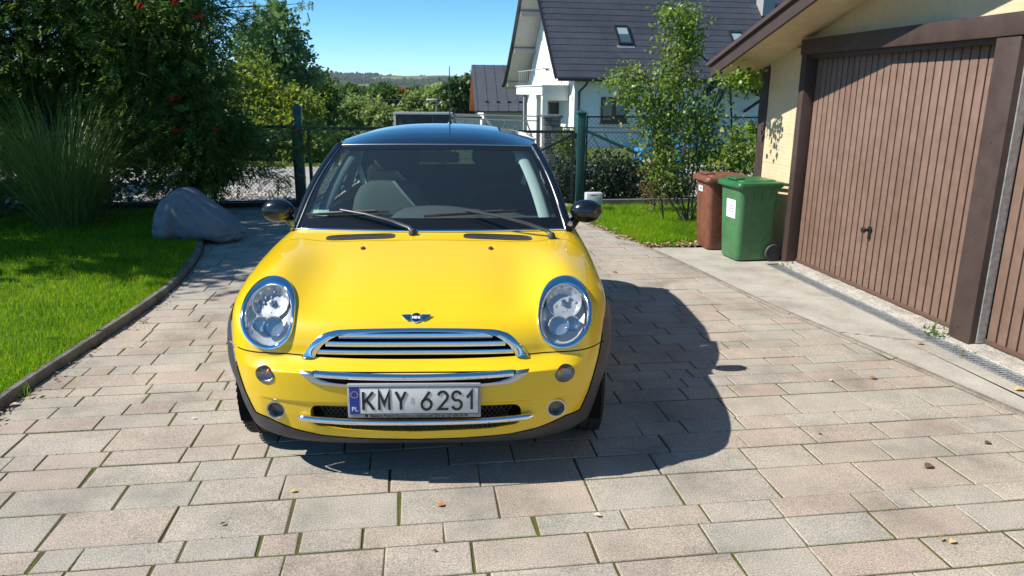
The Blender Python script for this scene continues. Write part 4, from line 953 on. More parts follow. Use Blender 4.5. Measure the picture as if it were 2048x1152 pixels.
# small nails in the frame
DKN = mat('rusty_nail', (.05,.035,.03), rough=.6)
b = MB()
for v, z in ((6.65, .5), (6.65, 1.25), (4.25, 1.32), (4.25, .75), (4.25, .2), (5.2, 2.02), (6.0, 1.99), (4.9, 2.05)):
    b.lathe([(.004,0),(.004,.002),(.001,.003)], 8, GM @ Matrix.Translation((3.612 if z < 1.95 else 3.603, v, z)) @ Matrix.Rotation(R(-90), 4, 'Y'))
tag(b.build('nail_heads', DKN, gar), kind='stuff')
# ================================================================== bins, bag, gate, fences
def bin_(name, loc, rz, H_, m, mlid, label, sticker):
    t = empty(name, loc, rz, label, 'waste bin')
    # local: front faces -x, width along y
    W, Dp = .42, .42; rows = []
    def ring(k, x0, x1, w, z, r=.05, n=6):
        p = []
        for cx, cy, a0 in ((x1-r, w-r, 0), (x0+r, w-r, 90), (x0+r, -w+r, 180), (x1-r, -w+r, 270)):
            for i in range(n+1): a = R(a0+90*i/n); p.append(Vector((cx+r*math.cos(a), cy+r*math.sin(a), z)))
        return p
    for z, s in ((.012, .80), (.03, .83), (.25, .88), (.5, .93), (.70, .97), (.82, 1.0)):
        z_ = z/.82*H_*.885; rows.append(ring(0, -Dp/2*s, Dp/2*(.82+.18*s), W/2*s, z_))
    b = MB(); b.grid(rows, True); b.f += [tuple(range(28))[::-1]]; b.build('body', m, t, 40)
    b = MB(); zt = H_*.885; b.grid([ring(0, -Dp/2-.012, Dp/2+.012, W/2+.012, zt-.05, .05), ring(0, -Dp/2-.018, Dp/2+.02, W/2+.016, zt-.045, .05), ring(0, -Dp/2-.018, Dp/2+.02, W/2+.016, zt, .05), ring(0, -Dp/2+.01, Dp/2-.01, W/2-.02, zt, .04)], True)
    b.build('rim', m, t, 35)
    b = MB()
    for sy in (-1, 1):
        for x in (-.06, .03, .12): b.box(x-.006, x+.006, sy*(W/2*.965)-.008, sy*(W/2*.965)+.008, zt-.16, zt-.05)
    b.build('side_ribs', m, t)
    lid = MB(); zl = zt+.006
    lid.grid([ring(0, -Dp/2-.034, Dp/2+.03, W/2+.028, zl-.042, .05), ring(0, -Dp/2-.036, Dp/2+.032, W/2+.03, zl-.02, .05), ring(0, -Dp/2-.030, Dp/2+.028, W/2+.024, zl+.0, .05), ring(0, -Dp/2-.020, Dp/2+.018, W/2+.014, zl+.006, .05), ring(0, -Dp/2+.012, Dp/2-.02, W/2-.022, zl+.010, .05), ring(0, -Dp/2+.020, Dp/2-.028, W/2-.030, zl+.022, .05), ring(0, -.06, .06, .06, zl+.026, .05)], True)
    lid.f.append(tuple(range(len(lid.v)-28, len(lid.v)))); lo_ = lid.build('lid', mlid, t, 22)
    b = MB(); b.box(-Dp/2+.0, -Dp/2+.10, -.10, .10, zl+.018, zl+.040, bev=.01); b.build('lid_grip', mlid, lo_, 30)
    b = MB(); b.tube([(Dp/2+.02, -W/2, zt-.01), (Dp/2+.075, -W/2, zt-.015), (Dp/2+.085, -W/2+.03, zt-.015), (Dp/2+.085, W/2-.03, zt-.015), (Dp/2+.075, W/2, zt-.015), (Dp/2+.02, W/2, zt-.01)], .014, 8); b.build('handle', m, t, 40)
    WB = mat('bin_wheel_rubber', (.03,.03,.032), rough=.7, c2=(.06,.06,.06), mixscale=12)
    for sy in (-1, 1):
        w = empty('wheel'); w.parent = t; mw = Matrix.Translation((Dp/2*.92, sy*(W/2*.86+.015), .085)) @ Matrix.Rotation(R(90), 4, 'X')
        MB().lathe([(.052,-.022),(.078,-.022),(.085,-.012),(.085,.012),(.078,.022),(.052,.022)], 32, mw).build('tyre', WB, w, 40)
        MB().lathe([(.001,-.012),(.053,-.016),(.053,.016),(.03,.012),(.001,.014)], 32, mw).build('hub', WB, w, 40)
    MB().tube([(Dp/2*.92, -W/2*.85, .085), (Dp/2*.92, W/2*.85, .085)], .012, 8).build('axle', WB, t, 40)
    y0, y1, z0, z1 = sticker
    sl_ = lambda z: -Dp/2*np.interp(z/(H_*.885), [0,.3,.6,.85,1], [.80,.88,.93,.97,1.0])-.0035
    st = MB(); st.add([(sl_(z0), y0, z0), (sl_(z0), y1, z0), (sl_(z1), y1, z1), (sl_(z1), y0, z1)], [(0,1,2,3)]); so_ = st.build('sticker', mat('paper_sticker', (.72,.74,.76), rough=.6, var=.08, vscale=30), t)
    b = MB(); PT = mat('sticker_print', (.25,.30,.38), rough=.7)
    for k, f in enumerate((.66, .50, .34)):
        zz = z0+(z1-z0)*f; b.add([(sl_(zz)-.001, y0+(y1-y0)*a, zz+d) for a, d in ((.22,-.004),(.78,-.004),(.78,.004),(.22,.004))], [(0,1,2,3)])
    b.build('print_lines', PT, so_); return t
GRN = mat('green_bin_plastic', (.050,.155,.062), rough=.42, c2=(.066,.195,.080), mixscale=4, var=.12, vscale=20, rvar=.12); GRL = mat('green_lid_plastic', (.028,.14,.045), rough=.36, var=.12, vscale=9, rvar=.1)
BRB = mat('brown_bin_plastic', (.15,.052,.028), rough=.5, c2=(.21,.078,.045), mixscale=5, var=.2, vscale=18, rvar=.12)
bin_('waste_bin', (2.335, 7.30, .006), R(12), .865, GRN, GRL, 'green wheeled waste bin with a white paper label on its front', (-.12, .06, .42, .60))
bin_('waste_bin', (2.20, 7.83, .006), R(6), .855, BRB, BRB, 'reddish brown wheeled waste bin behind the green bin', (-.02, .10, .60, .66))
# ---- stuffed bag
bag = empty('bag', (-3.46, 8.02, 0), 0, 'big stuffed grey fabric sack lying at the edge of the lawn', 'sack')
BAGM = mat('grey_woven_bag', (.155,.172,.19), rough=.8, c2=(.205,.22,.24), mixscale=3, var=.12, vscale=14, bump=.25, bscale=26)
KX = [-.42,-.41,-.38,-.33,-.27,-.20,-.13,-.06,.01,.09,.18,.28,.37,.44,.49]; KZ = [.10,.20,.29,.40,.49,.55,.58,.575,.54,.47,.40,.33,.26,.19,.12]; KD = [.10,.18,.24,.28,.30,.30,.30,.30,.31,.32,.32,.30,.25,.18,.08]
fz, fd2 = pl(KX, KZ), pl(KX, KD); rows = []; NT = 120; xs_ = np.linspace(-.42, .49, 90); ph = nr.uniform(0, 6.28, 12)
for x in xs_:
    row = []; zt, dp = float(fz(x)), float(fd2(x))
    for j in range(NT):
        a = 2*math.pi*j/NT; ca, sa = math.cos(a), math.sin(a); zb = .03*max(0, abs(x)-.40)/.08; zc = (zt+zb)/2; hz = (zt-zb)/2
        yy = dp*abs(ca)**.75*(1 if ca > 0 else -1); zz = zc+hz*abs(sa)**.8*(1 if sa > 0 else -1)
        # tension folds running from the peak and the knotted ends
        rp = math.hypot(x+.12, zz-.60); th = math.atan2(zz-.60, x+.12); f = .016*math.sin(13*th+ph[0]+2*math.sin(3*rp+ph[1]))*min(1, rp*3)
        re_ = math.hypot(x-.50, zz-.10); te = math.atan2(zz-.10, x-.50); f += .012*math.sin(11*te+ph[2])*math.exp(-re_*3.5); rl = math.hypot(x+.48, zz-.14); tl = math.atan2(zz-.14, x+.48); f += .016*math.sin(10*tl+ph[3])*math.exp(-rl*4.5)
        f += .008*math.sin(28*x+9*zz+ph[4])*math.sin(19*zz-7*x+ph[5]); k = 1+f/max(.12, dp)
        row.append(Vector((x, yy*k, max(0, zc+(zz-zc)*k))))
    rows.append(row)
b = MB(); b.grid(rows, True); b.f += [tuple(range(NT)), tuple(range(len(b.v)-NT, len(b.v)))[::-1]]; bo = b.build('sack_body', BAGM, bag, 60)
b = MB(); b.tube([rows[i][int(NT*.80)]+Vector((0,-.003,.002)) for i in range(2, 88, 4)], .005, 5); b.build('seam', BAGM, bag, 60)
b = MB(); b.tube([(-.40,-.03,.13), (-.44,-.05,.17), (-.46,-.07,.13), (-.455,-.09,.05)], [.03,.025,.02,.006], 7, flat=(1,.5)); b.build('tied_end', mat('bag_tie', (.30,.31,.30), rough=.7), bag, 40)
b = MB(); b.tube([(.44,-.02,.12), (.50,-.02,.10), (.525,-.02,.11)], [.05,.02,.004], 8, flat=(1,.5)); b.build('corner', BAGM, bag, 40)
# ---- gate and fences
GRE = mat('green_painted_steel', (.012,.062,.055), rough=.38, var=.2, vscale=10, c2=(.02,.085,.075), mixscale=3, rvar=.1)
GRD = mat('dark_green_steel', (.010,.020,.018), rough=.45); WIR = mat('wire', (.05,.055,.055), rough=.5, metal=.5)
VG = 10.75
def post(u, v, w, zt, label, cap=True):
    t = empty('gate_post', S(u, v, 0), SA, label, 'post', 'green gate posts')
    b = MB(); b.box(-w/2, w/2, -w/2, w/2, -.1, zt, bev=.006); b.build('shaft', GRE, t, 30)
    b = MB(); e = w/2+.012; b.add([(-e,-e,zt),(e,-e,zt),(e,e,zt),(-e,e,zt),(-e,-e,zt+.02),(e,-e,zt+.02),(e,e,zt+.02),(-e,e,zt+.02),(0,0,zt+.065)], [(0,1,2,3),(0,4,5,1),(1,5,6,2),(2,6,7,3),(3,7,4,0),(4,8,5),(5,8,6),(6,8,7),(7,8,4)]); b.build('cap', GRE, t)
    for z in (.22, .62, 1.0): MB().box(-w/2-.03, -w/2+.005, -.02, .02, z-.04, z+.04).build('hinge', GRD, t)
    return t
uP1 = toS(-2.965, 10.45); uP2 = toS(.975, 10.88)
post(uP1[0], uP1[1], .10, 1.37, 'green steel gate post left of the car beside the rowan foliage'); post(uP2[0], uP2[1], .12, 1.31, 'green steel gate post with pointed cap right of the car')
def linkmesh(b, A, B, z0, z1, pitch=.062, w=.0032):
    "chain link: two families of slanted wires in the vertical plane A-B"
    A, B = Vector(A), Vector(B); d = (B-A); Ln = d.length; d.normalize(); h = z1-z0; n = int((Ln+h)/pitch)+1
    for k in range(-1, n+1):
        for s in (1, -1):
            x0 = k*pitch-(h if s > 0 else 0); x1 = x0+h*s if s > 0 else x0-h
            a0, a1 = x0, x1; p, q = (a0, z0), (a1, z1)
            # clip to 0..Ln
            def cl(p, q, lim, hi):
                f = lambda t: (lim-t[0]) if hi else (t[0]-lim)
                fp, fq = f(p), f(q)
                if fp < 0 and fq < 0: return None
                if fp < 0: t = fp/(fp-fq); p = (p[0]+(q[0]-p[0])*t, p[1]+(q[1]-p[1])*t)
                elif fq < 0: t = fp/(fp-fq); q = (p[0]+(q[0]-p[0])*t, p[1]+(q[1]-p[1])*t)
                return p, q
            r = cl(p, q, 0, False)
            if r: r = cl(*r, Ln, True)
            if not r or abs(r[0][0]-r[1][0]) < .01: continue
            P = [Vector((A.x+d.x*t[0], A.y+d.y*t[0], t[1])) for t in r]; b.bar(P[0], P[1], w, w)
def frame(name, A, B, z0, z1, label, brace=None, posts=(), grp='chain link gate and fence panels', w=.04, cat='fence'):
    t = empty(name, label=label, cat=cat, group=grp)
    for z in (z0, z1): b = MB(); b.bar(Vector((A.x, A.y, z)), Vector((B.x, B.y, z)), w, w); b.build('rail', GRD, t)
    for f in (0, 1)+tuple(posts): q = A.lerp(B, f); b = MB(); b.bar(Vector((q.x, q.y, z0-.03)), Vector((q.x, q.y, z1+.02)), w, w, (0,1,0)); b.build('upright', GRD, t)
    if brace: b = MB(); b.bar(Vector((*A.lerp(B, brace[0]).xy, brace[1])), Vector((*A.lerp(B, brace[2]).xy, brace[3])), w*.8, w*.8); b.build('brace', GRD, t)
    b = MB(); linkmesh(b, A, B, z0, z1); tag(b.build('chain_link_mesh', WIR, t), kind='stuff'); return t
g0 = S(uP1[0]+.13, VG+.02); g1 = S((uP1[0]+uP2[0])/2-.02, VG-.03); g2 = S((uP1[0]+uP2[0])/2+.02, VG-.03); g3 = S(uP2[0]-.11, uP2[1])
frame('gate_wing', g0, g1, .08, 1.10, 'left chain link gate wing standing behind the car', (0, .1, 1, 1.08), cat='gate'); frame('gate_wing', g2, g3, .08, 1.06, 'right chain link gate wing beside the pointed green post', (1, 1.02, 0.0, .12), cat='gate')
f0 = S(-9, 11.1); f1 = S(uP1[0]-.08, uP1[1]+.02); frame('chain_link_fence', f0, f1, .06, 1.12, 'chain link fence running left from the gate post behind the foliage', None, (.33, .66))
f2 = S(uP2[0]+.09, uP2[1]); f3 = S(6.0, 10.55); frame('chain_link_fence', f2, f3, .10, 1.27, 'chain link fence running right from the pointed gate post', None, (.45, .75), w=.022)
b = MB(); b.bar(S(uP2[0]+.06, uP2[1]-.03, 1.08), S(uP2[0]+1.55, uP2[1]-.22, .44), .045, .045); tag(b.build('fence_strut', GRE), 'slanting green strut propping the right gate post', 'strut')
tag(MB().box(uP2[0]+.05, 6, 10.44, 10.52, -.1, .10, SM).build('fence_plinth', KRB), 'low concrete plinth under the right chain link fence', 'plinth')
tag(MB().box(-9, uP1[0], 10.90, 10.96, -.1, .085, SM).build('fence_plinth', mat('dark_plinth', (.06,.06,.055), rough=.95)), 'low dark plinth under the left chain link fence', 'plinth')
bx = empty('control_box', (1.125, 10.28, 0), SA, 'small pale grey box standing beside the right gate post', 'box')
b = MB(); b.box(-.115, .115, -.07, .07, .0, .265, bev=.012); b.build('housing', mat('pale_grey_plastic', (.50,.54,.57), rough=.45), bx, 30)
b = MB(); b.box(-.06, .03, -.0715, -.06, .228, .240); b.build('vent_slot', DRK, bx)
# ================================================================== white house across the road, outbuildings, street fence
HA = R(12); HO = Vector((2.40, 30, 0)); HMx = Matrix.Rotation(HA, 4, 'Z')
WALL = mat('white_render', (.78,.78,.77), rough=.85, var=.04, vscale=3, bump=.1, bscale=40)
TILE = mat('anthracite_tile', (.032,.036,.048), rough=.6, c2=(.050,.055,.070), mixscale=1.2, var=.15, vscale=9, objvar=.08)
SOFG = mat('grey_soffit_boards', (.36,.355,.34), rough=.7, var=.08, vscale=6); PURL = mat('grey_purlin', (.30,.295,.285), rough=.7)
DKM = mat('dark_gutter', (.018,.018,.021), rough=.4); WOD = mat('red_brown_frame', (.13,.045,.028), rough=.5); PANE = mat('window_pane', (.05,.06,.065), rough=.08, spec=.6)
hs = empty('house', HO, HA, 'white rendered house with steep anthracite tiled roof, balcony and two roof windows', 'house')
def hb(name, m, u0, u1, w0, w1, z0, z1, parent=hs, bev=0):
    b = MB(); b.box(u0, u1, w0, w1, z0, z1, bev=bev); return b.build(name, m, parent, 30 if bev else None)
LEN = 15; WR = 4.0; ZE = 2.20; SL = 1.04; ZR = ZE+(WR+.55)*SL
hb('front_wall', WALL, .0, LEN, 0, .3, -1, 2.3)
b = MB(); pg = [(0.3, -1), (8.2, -1), (8.2, 1.9), (WR, ZR-.35), (.3, 2.3)]; n = len(pg)
b.add([Vector((u, w, z)) for u in (0.001, .3) for w, z in pg], [tuple(range(n)), tuple(range(n, 2*n))[::-1]]+[(i, (i+1) % n, (i+1) % n+n, i+n) for i in range(n)]); b.build('gable_wall', WALL, hs)
hb('right_wall', WALL, LEN-.3, LEN, .3, 8.2, -1, 2); hb('rear_wall', WALL, .3, LEN-.3, 7.9, 8.2, -1, 1.9)
# roof: deck, overlapping courses, rear slope with open soffit
U0, U1 = -.86, LEN+.6
def zf(w): return ZE+(w+.55)*SL
fr = MB(); fr.add([Vector((u, w, z)) for u in (U0+.02, U1-.02) for w, z in ((-.5, zf(-.5)-.05), (WR, ZR-.05), (WR, ZR-.20), (-.5, zf(-.5)-.16))], [(0,1,2,3),(4,7,6,5),(0,4,5,1),(1,5,6,2),(2,6,7,3),(3,7,4,0)]); rf = fr.build('roof', SOFG, hs)
w = -.60
while w < WR-.05:
    e = min(w+.265, WR+.03); b = MB(); o = .035
    b.add([Vector((u, ww, z)) for u in (U0, U1) for ww, z in ((w, zf(w)-.005), (w, zf(w)+o), (e, zf(e)+.012), (e, zf(e)-.03))], [(0,1,2,3),(4,7,6,5),(0,4,5,1),(1,5,6,2),(2,6,7,3),(3,7,4,0)]); b.build('tile_course', TILE, rf); w += .242
re_ = [(WR, ZR), (5.2, ZR-1.45), (6.6, ZR-3.02), (7.6, ZR-4.02), (8.4, 2.20), (9.0, 1.92)]
b = MB(); top = [(w, z+.02) for w, z in re_]; bot = [(w, z-.16) for w, z in re_][::-1]; pg = top+bot; n = len(pg)
b.add([Vector((u, w, z)) for u in (-1.02, U1) for w, z in pg], [tuple(range(n)), tuple(range(n, 2*n))[::-1]]+[(i, (i+1) % n, (i+1) % n+n, i+n) for i in range(n)]); b.build('rear_slope', SOFG, rf)
b = MB(); pts_ = [Vector((-1.05, w, z-.05)) for w, z in re_]
for p, q in zip(pts_, pts_[1:]): b.bar(p, q, .05, .24, (1,0,0))
b.build('rear_fascia', DKM, rf)
b = MB(); b.grid([[Vector((u, w, z+.05)) for u in (-1.08, U1)] for w, z in re_]); b.build('rear_tiles', TILE, rf)
b = MB(); b.bar(Vector((U0-.02, -.6, zf(-.6)-.02)), Vector((U0-.02, WR, ZR)), .04, .20, (1,0,0)); b.build('front_fascia', DKM, rf)
for w, z in ((5.35, ZR-1.95), (6.7, ZR-3.45), (8.3, 1.98)): b = MB(); b.box(-1.0, .1, w-.09, w+.09, z-.10, z+.12); b.build('purlin', PURL, rf)
b = MB(); b.tube([Vector((U0, -.66, 2.10)), Vector((U1, -.66, 2.10))], .07, 8); b.build('gutter', DKM, hs, 40)
b = MB(); b.tube([Vector((.32, -.62, 2.05)), Vector((.30, -.5, 1.9)), Vector((.16, -.1, 1.65)), Vector((.16, -.08, -.6))], .045, 8); b.build('downpipe', DKM, hs, 40)
# balcony and terrace
hb('balcony_parapet', WALL, -1.12, -.02, .75, 5.6, 1.52, 1.86); hb('balcony_cap', WALL, -1.16, -.02, .70, 5.65, 1.86, 1.90); hb('balcony_beam', WALL, -1.08, -.02, .82, 1.1, 1.30, 1.519)
hb('column', WALL, -1.08, -.86, .85, 1.1, -1, 1.299); hb('column', PURL, -1.02, -.88, 4.4, 4.6, -1, 1.519)
bl = empty('balcony_rail'); bl.parent = hs; RAIL = mat('silver_rail', (.5,.51,.52), rough=.4, metal=.6)
b = MB(); b.bar((-1.08, .80, 2.52), (-.05, .80, 2.52), .035); b.bar((-1.08, .80, 2.52), (-1.08, 5.4, 2.52), .035); b.build('top_rail', RAIL, bl)
for k in range(9): b = MB(); b.bar((-1.08+k*.127, .80, 1.90), (-1.08+k*.127, .80, 2.50), .016, .016, (0,1,0)); b.build('baluster', RAIL, bl)
for k in range(1, 12): b = MB(); b.bar((-1.08, .80+k*.4, 1.90), (-1.08, .80+k*.4, 2.50), .016, .016, (0,1,0)); b.build('baluster', RAIL, bl)
def window(parent, fm, mat4, w_, h_, mull=True):
    wn = empty('window'); wn.parent = parent; wn.matrix_local = mat4; f = .07
    for (x0,x1,z0,z1) in ((0,w_,0,f),(0,w_,h_-f,h_),(0,f,f,h_-f),(w_-f,w_,f,h_-f))+(((w_/2-f*.7,w_/2+f*.7,f,h_-f),) if mull else ()):
        b = MB(); b.box(x0,x1,-.03,.05,z0,z1); b.build('frame', fm, wn)
    xs = [(f, w_/2-f*.7), (w_/2+f*.7, w_-f)] if mull else [(f, w_-f)]
    for x0, x1 in xs: b = MB(); b.box(x0, x1, .0, .02, f, h_-f); b.build('pane', PANE, wn)
    return wn
w1 = window(hs, WOD, Matrix.Translation((1.10, -.005, .47)), 1.10, .98)
b = MB(); b.box(.08, .48, -.004, -.001, .09, .88); b.build('blind', mat('beige_blind', (.30,.27,.20), rough=.7), w1); b = MB(); b.box(.64, 1.02, -.004, -.001, .30, .88); b.build('curtain', mat('net_curtain', (.42,.43,.43), rough=.9, c2=(.15,.16,.17), mixscale=9), w1)
hb('window_sill', WOD, 1.05, 2.25, -.10, -.008, .41, .468)
dm = Matrix.Translation((-.70, 2.3, -.55)); dr = window(hs, WOD, dm, .75, 1.75, False); b = MB(); b.box(-.25, 1.0, .06, .16, -.4, 2.1); b.build('recess_wall', WALL, dr)
window(hs, mat('blue_frame', (.04,.16,.50), rough=.5), Matrix.Translation((8.6, -.006, .25)), .75, 1.30, False)
# roof windows
for u, w, sz in ((1.95, .62, .62), (6.95, .50, .62)):
    sk = empty('roof_window'); sk.parent = hs; ang = math.atan(SL); m4 = Matrix.Translation((u, w, zf(w)+.06)) @ Matrix.Rotation(ang, 4, 'X'); sk.matrix_local = m4; L_ = 1.05
    for (x0,x1,y0,y1) in ((0,sz,0,.08),(0,sz,L_-.08,L_),(0,.08,.08,L_-.08),(sz-.08,sz,.08,L_-.08)): b = MB(); b.box(x0,x1,y0,y1,-.05,.06); b.build('frame', DKM, sk)
    b = MB(); b.box(.08, sz-.08, .08, L_-.08, .0, .02); b.build('pane', mat('roof_pane', (.05,.09,.11), rough=.05, spec=.9), sk)
    b = MB(); b.box(.08, sz-.08, L_*.55, L_-.08, .021, .024); b.build('blind', mat('roof_blind', (.25,.33,.36), rough=.6), sk)
    b = MB(); b.box(-.06, sz+.06, -.16, -.001, -.035, -.015); b.build('flashing', mat('lead_flashing', (.20,.20,.22), rough=.5), sk)
ch = empty('chimney'); ch.parent = hs; b = MB(); b.box(8.85, 9.40, 1.9, 2.5, 4.3, 8.3); b.build('stack', mat('grey_cladding', (.30,.30,.31), rough=.7), ch); b = MB(); b.box(8.80, 9.45, 1.84, 1.9, 4.45, 4.85); b.build('flashing', DKM, ch)
# porch roof with braces
po = empty('porch'); po.parent = hs
for s in (-1, 1): b = MB(); b.add([Vector((6.6+s*x, y, z)) for y in (-1.5, .2) for x, z in ((0, 2.75), (1.25, 1.62), (1.25, 1.52), (0, 2.62))], [(0,1,2,3),(4,7,6,5),(0,4,5,1),(1,5,6,2),(2,6,7,3),(3,7,4,0)]); b.build('roof_slope', TILE, po)
for s in (-1, 1): b = MB(); b.bar((6.6+s*1.0, -1.4, 1.62), (6.6+s*.7, -.05, .9), .09); b.bar((6.6+s*1.0, -1.4, 1.70), (6.6+s*1.0, -.02, 1.70), .09); b.build('brace', DKM, po)
# satellite dish
ds = empty('satellite_dish', HO+HMx @ Vector((-.62, .55, 2.72)), HA, 'white satellite dish fixed to the house balcony', 'satellite dish')
dmx = Matrix.Rotation(R(-58), 4, 'Z') @ Matrix.Rotation(R(78), 4, 'X')
b = MB(); b.lathe([(.001,-.06),(.2,-.045),(.36,-.012),(.45,.02),(.455,.012),(.36,-.022),(.2,-.055),(.001,-.07)], 36, dmx); b.build('dish', mat('dish_white', (.72,.72,.71), rough=.5), ds, 40)
e_ = dmx @ Vector((0, -.35, .48)); b = MB(); b.tube([dmx @ Vector((0,-.42,.0)), e_], .014, 6); b.box(-.05,.05,-.04,.04,-.04,.04, Matrix.Translation(e_)); b.build('feed_arm', PURL, ds)
b = MB(); b.tube([(0,0,-.05), (.25,.1,-.2), (.3,.18,-.75)], .022, 6); b.build('mount', PURL, ds, 40)
# ---- outbuilding with metal roof
MET = mat('grey_seam_metal', (.075,.080,.092), rough=.45, var=.1, vscale=2); ORG = mat('orange_soffit', (.42,.11,.045), rough=.6)
ob = empty('outbuilding', (-1.75, 45, -1), R(6), 'low white outbuilding with grey metal roof and orange eaves', 'outbuilding')
b = MB(); b.box(0, 9, 0, 6, 0, 1.95); b.build('wall', WALL, ob); b = MB(); b.box(2.6, 8.9, -.02, .1, .2, 1.7); b.build('wall_panel', mat('beige_render', (.55,.52,.46), rough=.8), ob)
b = MB(); pg = [(-.6, 1.55), (3, 4.25), (6.6, 1.55), (6.6, 1.45), (3, 4.13), (-.6, 1.45)]; n = 6; b.add([Vector((u, w, z)) for u in (-.55, 9.5) for w, z in pg], [tuple(range(n)), tuple(range(n, 2*n))[::-1]]+[(i, (i+1) % n, (i+1) % n+n, i+n) for i in range(n)]); rr0 = b.build('roof', MET, ob)
b = MB(); b.add([Vector((0.01, w, z)) for w, z in ((0, 1.9), (6, 1.9), (3, 4.1))], [(0,1,2)]); b.build('gable', WALL, ob)
b = MB(); b.add([Vector((u, w, z)) for u in (-.53, -.02) for w, z in ((3, 4.09), (6.55, 1.42))]+[Vector((u, w, z-.06)) for u in (-.53, -.02) for w, z in ((3, 4.09), (6.55, 1.42))], [(0,1,3,2),(4,6,7,5),(0,4,5,1),(2,3,7,6)]); b.build('soffit', ORG, rr0)
for k in range(17):
    u = -.4+k*.6; b = MB(); b.bar((u, -.6, 1.565), (u, 3, 4.265), .03, .05, (1,0,0)); b.build('roof_seam', MET, rr0)
b = MB()
for k in range(14): b.box(.1+k*.66, .3+k*.66, -.02, .02, 2.02, 2.10)
tag(b.build('snow_guards', DKM, ob), kind='stuff')
b = MB(); b.box(-4.2, -.3, -1.5, 1.5, -.2, 1.15); b.build('annex', WALL, ob); b = MB(); b.box(-4.35, -.2, -1.65, 1.65, 1.15, 1.25); b.build('annex_roof', MET, ob)
# ---- dark panel shed
sd = empty('panel_wall', (-2.38, 20, 0), R(5), 'dark slab wall with a pale coping across the road', 'wall')
SLB = mat('dark_slabs', (.045,.047,.052), rough=.8, c2=(.085,.088,.095), mixscale=5, var=.25, vscale=25, objvar=.2)
for k, (x0, x1) in enumerate(((-.70, -.24), (-.235, .25), (.255, .74))): b = MB(); b.box(x0, x1, -.06, .06, -.5, 1.03); b.build('slab', SLB, sd)
b = MB(); b.box(-.76, .78, -.12, .12, 1.03, 1.085); b.build('coping', mat('pale_coping', (.55,.56,.57), rough=.8, var=.15, vscale=12), sd); b = MB(); b.box(-.76, -.705, -.07, .07, -.5, 1.028); b.build('edge_post', WALL, sd)
# ---- stone gate pillar
pi = empty('stone_pillar', (.835, 16.5, 0), R(6), 'grey stone gate pillar with flat cap behind the car roof', 'pillar')
STN = mat('rough_grey_stone', (.06,.062,.066), rough=.85, c2=(.17,.175,.18), mixscale=9, var=.3, vscale=30, bump=1.0, bscale=22, objvar=.35)
b = MB(); b.box(-.165, .165, -.165, .165, -.3, 1.08); b.build('core', mat('dark_mortar', (.05,.05,.05), rough=1), pi)
z = -.2
while z < 1.06:
    h = rnd.uniform(.09, .15); h = min(h, 1.075-z); x = -.18; 
    while x < .175:
        w_ = min(rnd.uniform(.10, .2), .18-x); 
        if .18-(x+w_) < .05: w_ = .18-x
        for fy in (0,): b = MB(); b.box(x+.004, x+w_-.004, -.185-rnd.uniform(0,.015), -.15, z+.004, z+h-.004, bev=.008); b.build('stone', STN, pi)
        x += w_
    y = -.15
    while y < .17:
        w_ = min(rnd.uniform(.12, .2), .18-y)
        if .18-(y+w_) < .05: w_ = .18-y
        b = MB(); b.box(-.185-rnd.uniform(0,.01), -.15, y+.004, y+w_-.004, z+.004, z+h-.004, bev=.008); b.build('stone', STN, pi); y += w_
    z += h
b = MB(); b.box(-.215, .215, -.215, .215, 1.08, 1.14, bev=.008); b.build('cap', STN, pi, 30)
# ---- patterned steel fence of the neighbour
STL = mat('grey_fence_steel', (.10,.105,.11), rough=.5)
def steel_fence(A, B, zt, zb, label, nd):
    t = empty('steel_fence', label=label, cat='fence', group='steel fence panels of the white house'); A, B = Vector(A), Vector(B)
    def P(f, z): q = A.lerp(B, f); return Vector((q.x, q.y, z))
    for f in (0, 1): b = MB(); b.bar(P(f, zb-.3), P(f, zt+.02), .05, .05, (0,1,0)); b.build('post', STL, t)
    zs = [zt, zt-.10, zb+.30, zb+.20, zb+.10, zb]; zd = (zt-.10+zb+.30)/2; hd = (zt-.10-zb-.30)/2
    for z in zs: b = MB(); b.bar(P(0, z), P(1, z), .028); b.build('rail', STL, t)
    Ln = (B-A).length
    for k in range(nd):
        c = (k+.5)/nd; dw = min(.30, Ln/nd*.30)/Ln
        for s in (0,):
            b = MB()
            for p, q in (((c-dw*.55, zd), (c, zd+hd*.8)), ((c, zd+hd*.8), (c+dw*.55, zd)), ((c+dw*.55, zd), (c, zd-hd*.8)), ((c, zd-hd*.8), (c-dw*.55, zd))): b.bar(P(*p), P(*q), .026)
            b.build('diamond', STL, t)
        for s in (-1, 1):
            b = MB(); e = c+s*.5/nd
            b.bar(P(c+s*dw*.9, zd+hd), P(c+s*dw*1.5, zd), .026); b.bar(P(c+s*dw*1.5, zd), P(c+s*dw*.9, zd-hd), .026); b.bar(P(c+s*dw*1.5, zd), P(e, zd), .026); b.build('chevron', STL, t)
    return t
steel_fence((-1.40, 18.2, 0), (.56, 16.9, 0), 1.09, -.1, 'grey steel fence with diamonds left of the stone pillar', 2)
steel_fence((1.06, 16.5, 0), (3.75, 16.6, 0), .87, -.2, 'grey steel fence with diamonds right of the stone pillar', 2)
steel_fence((3.8, 16.6, 0), (6.5, 16.9, 0), .85, -.2, 'grey steel fence with diamonds behind the climbing plant', 2)
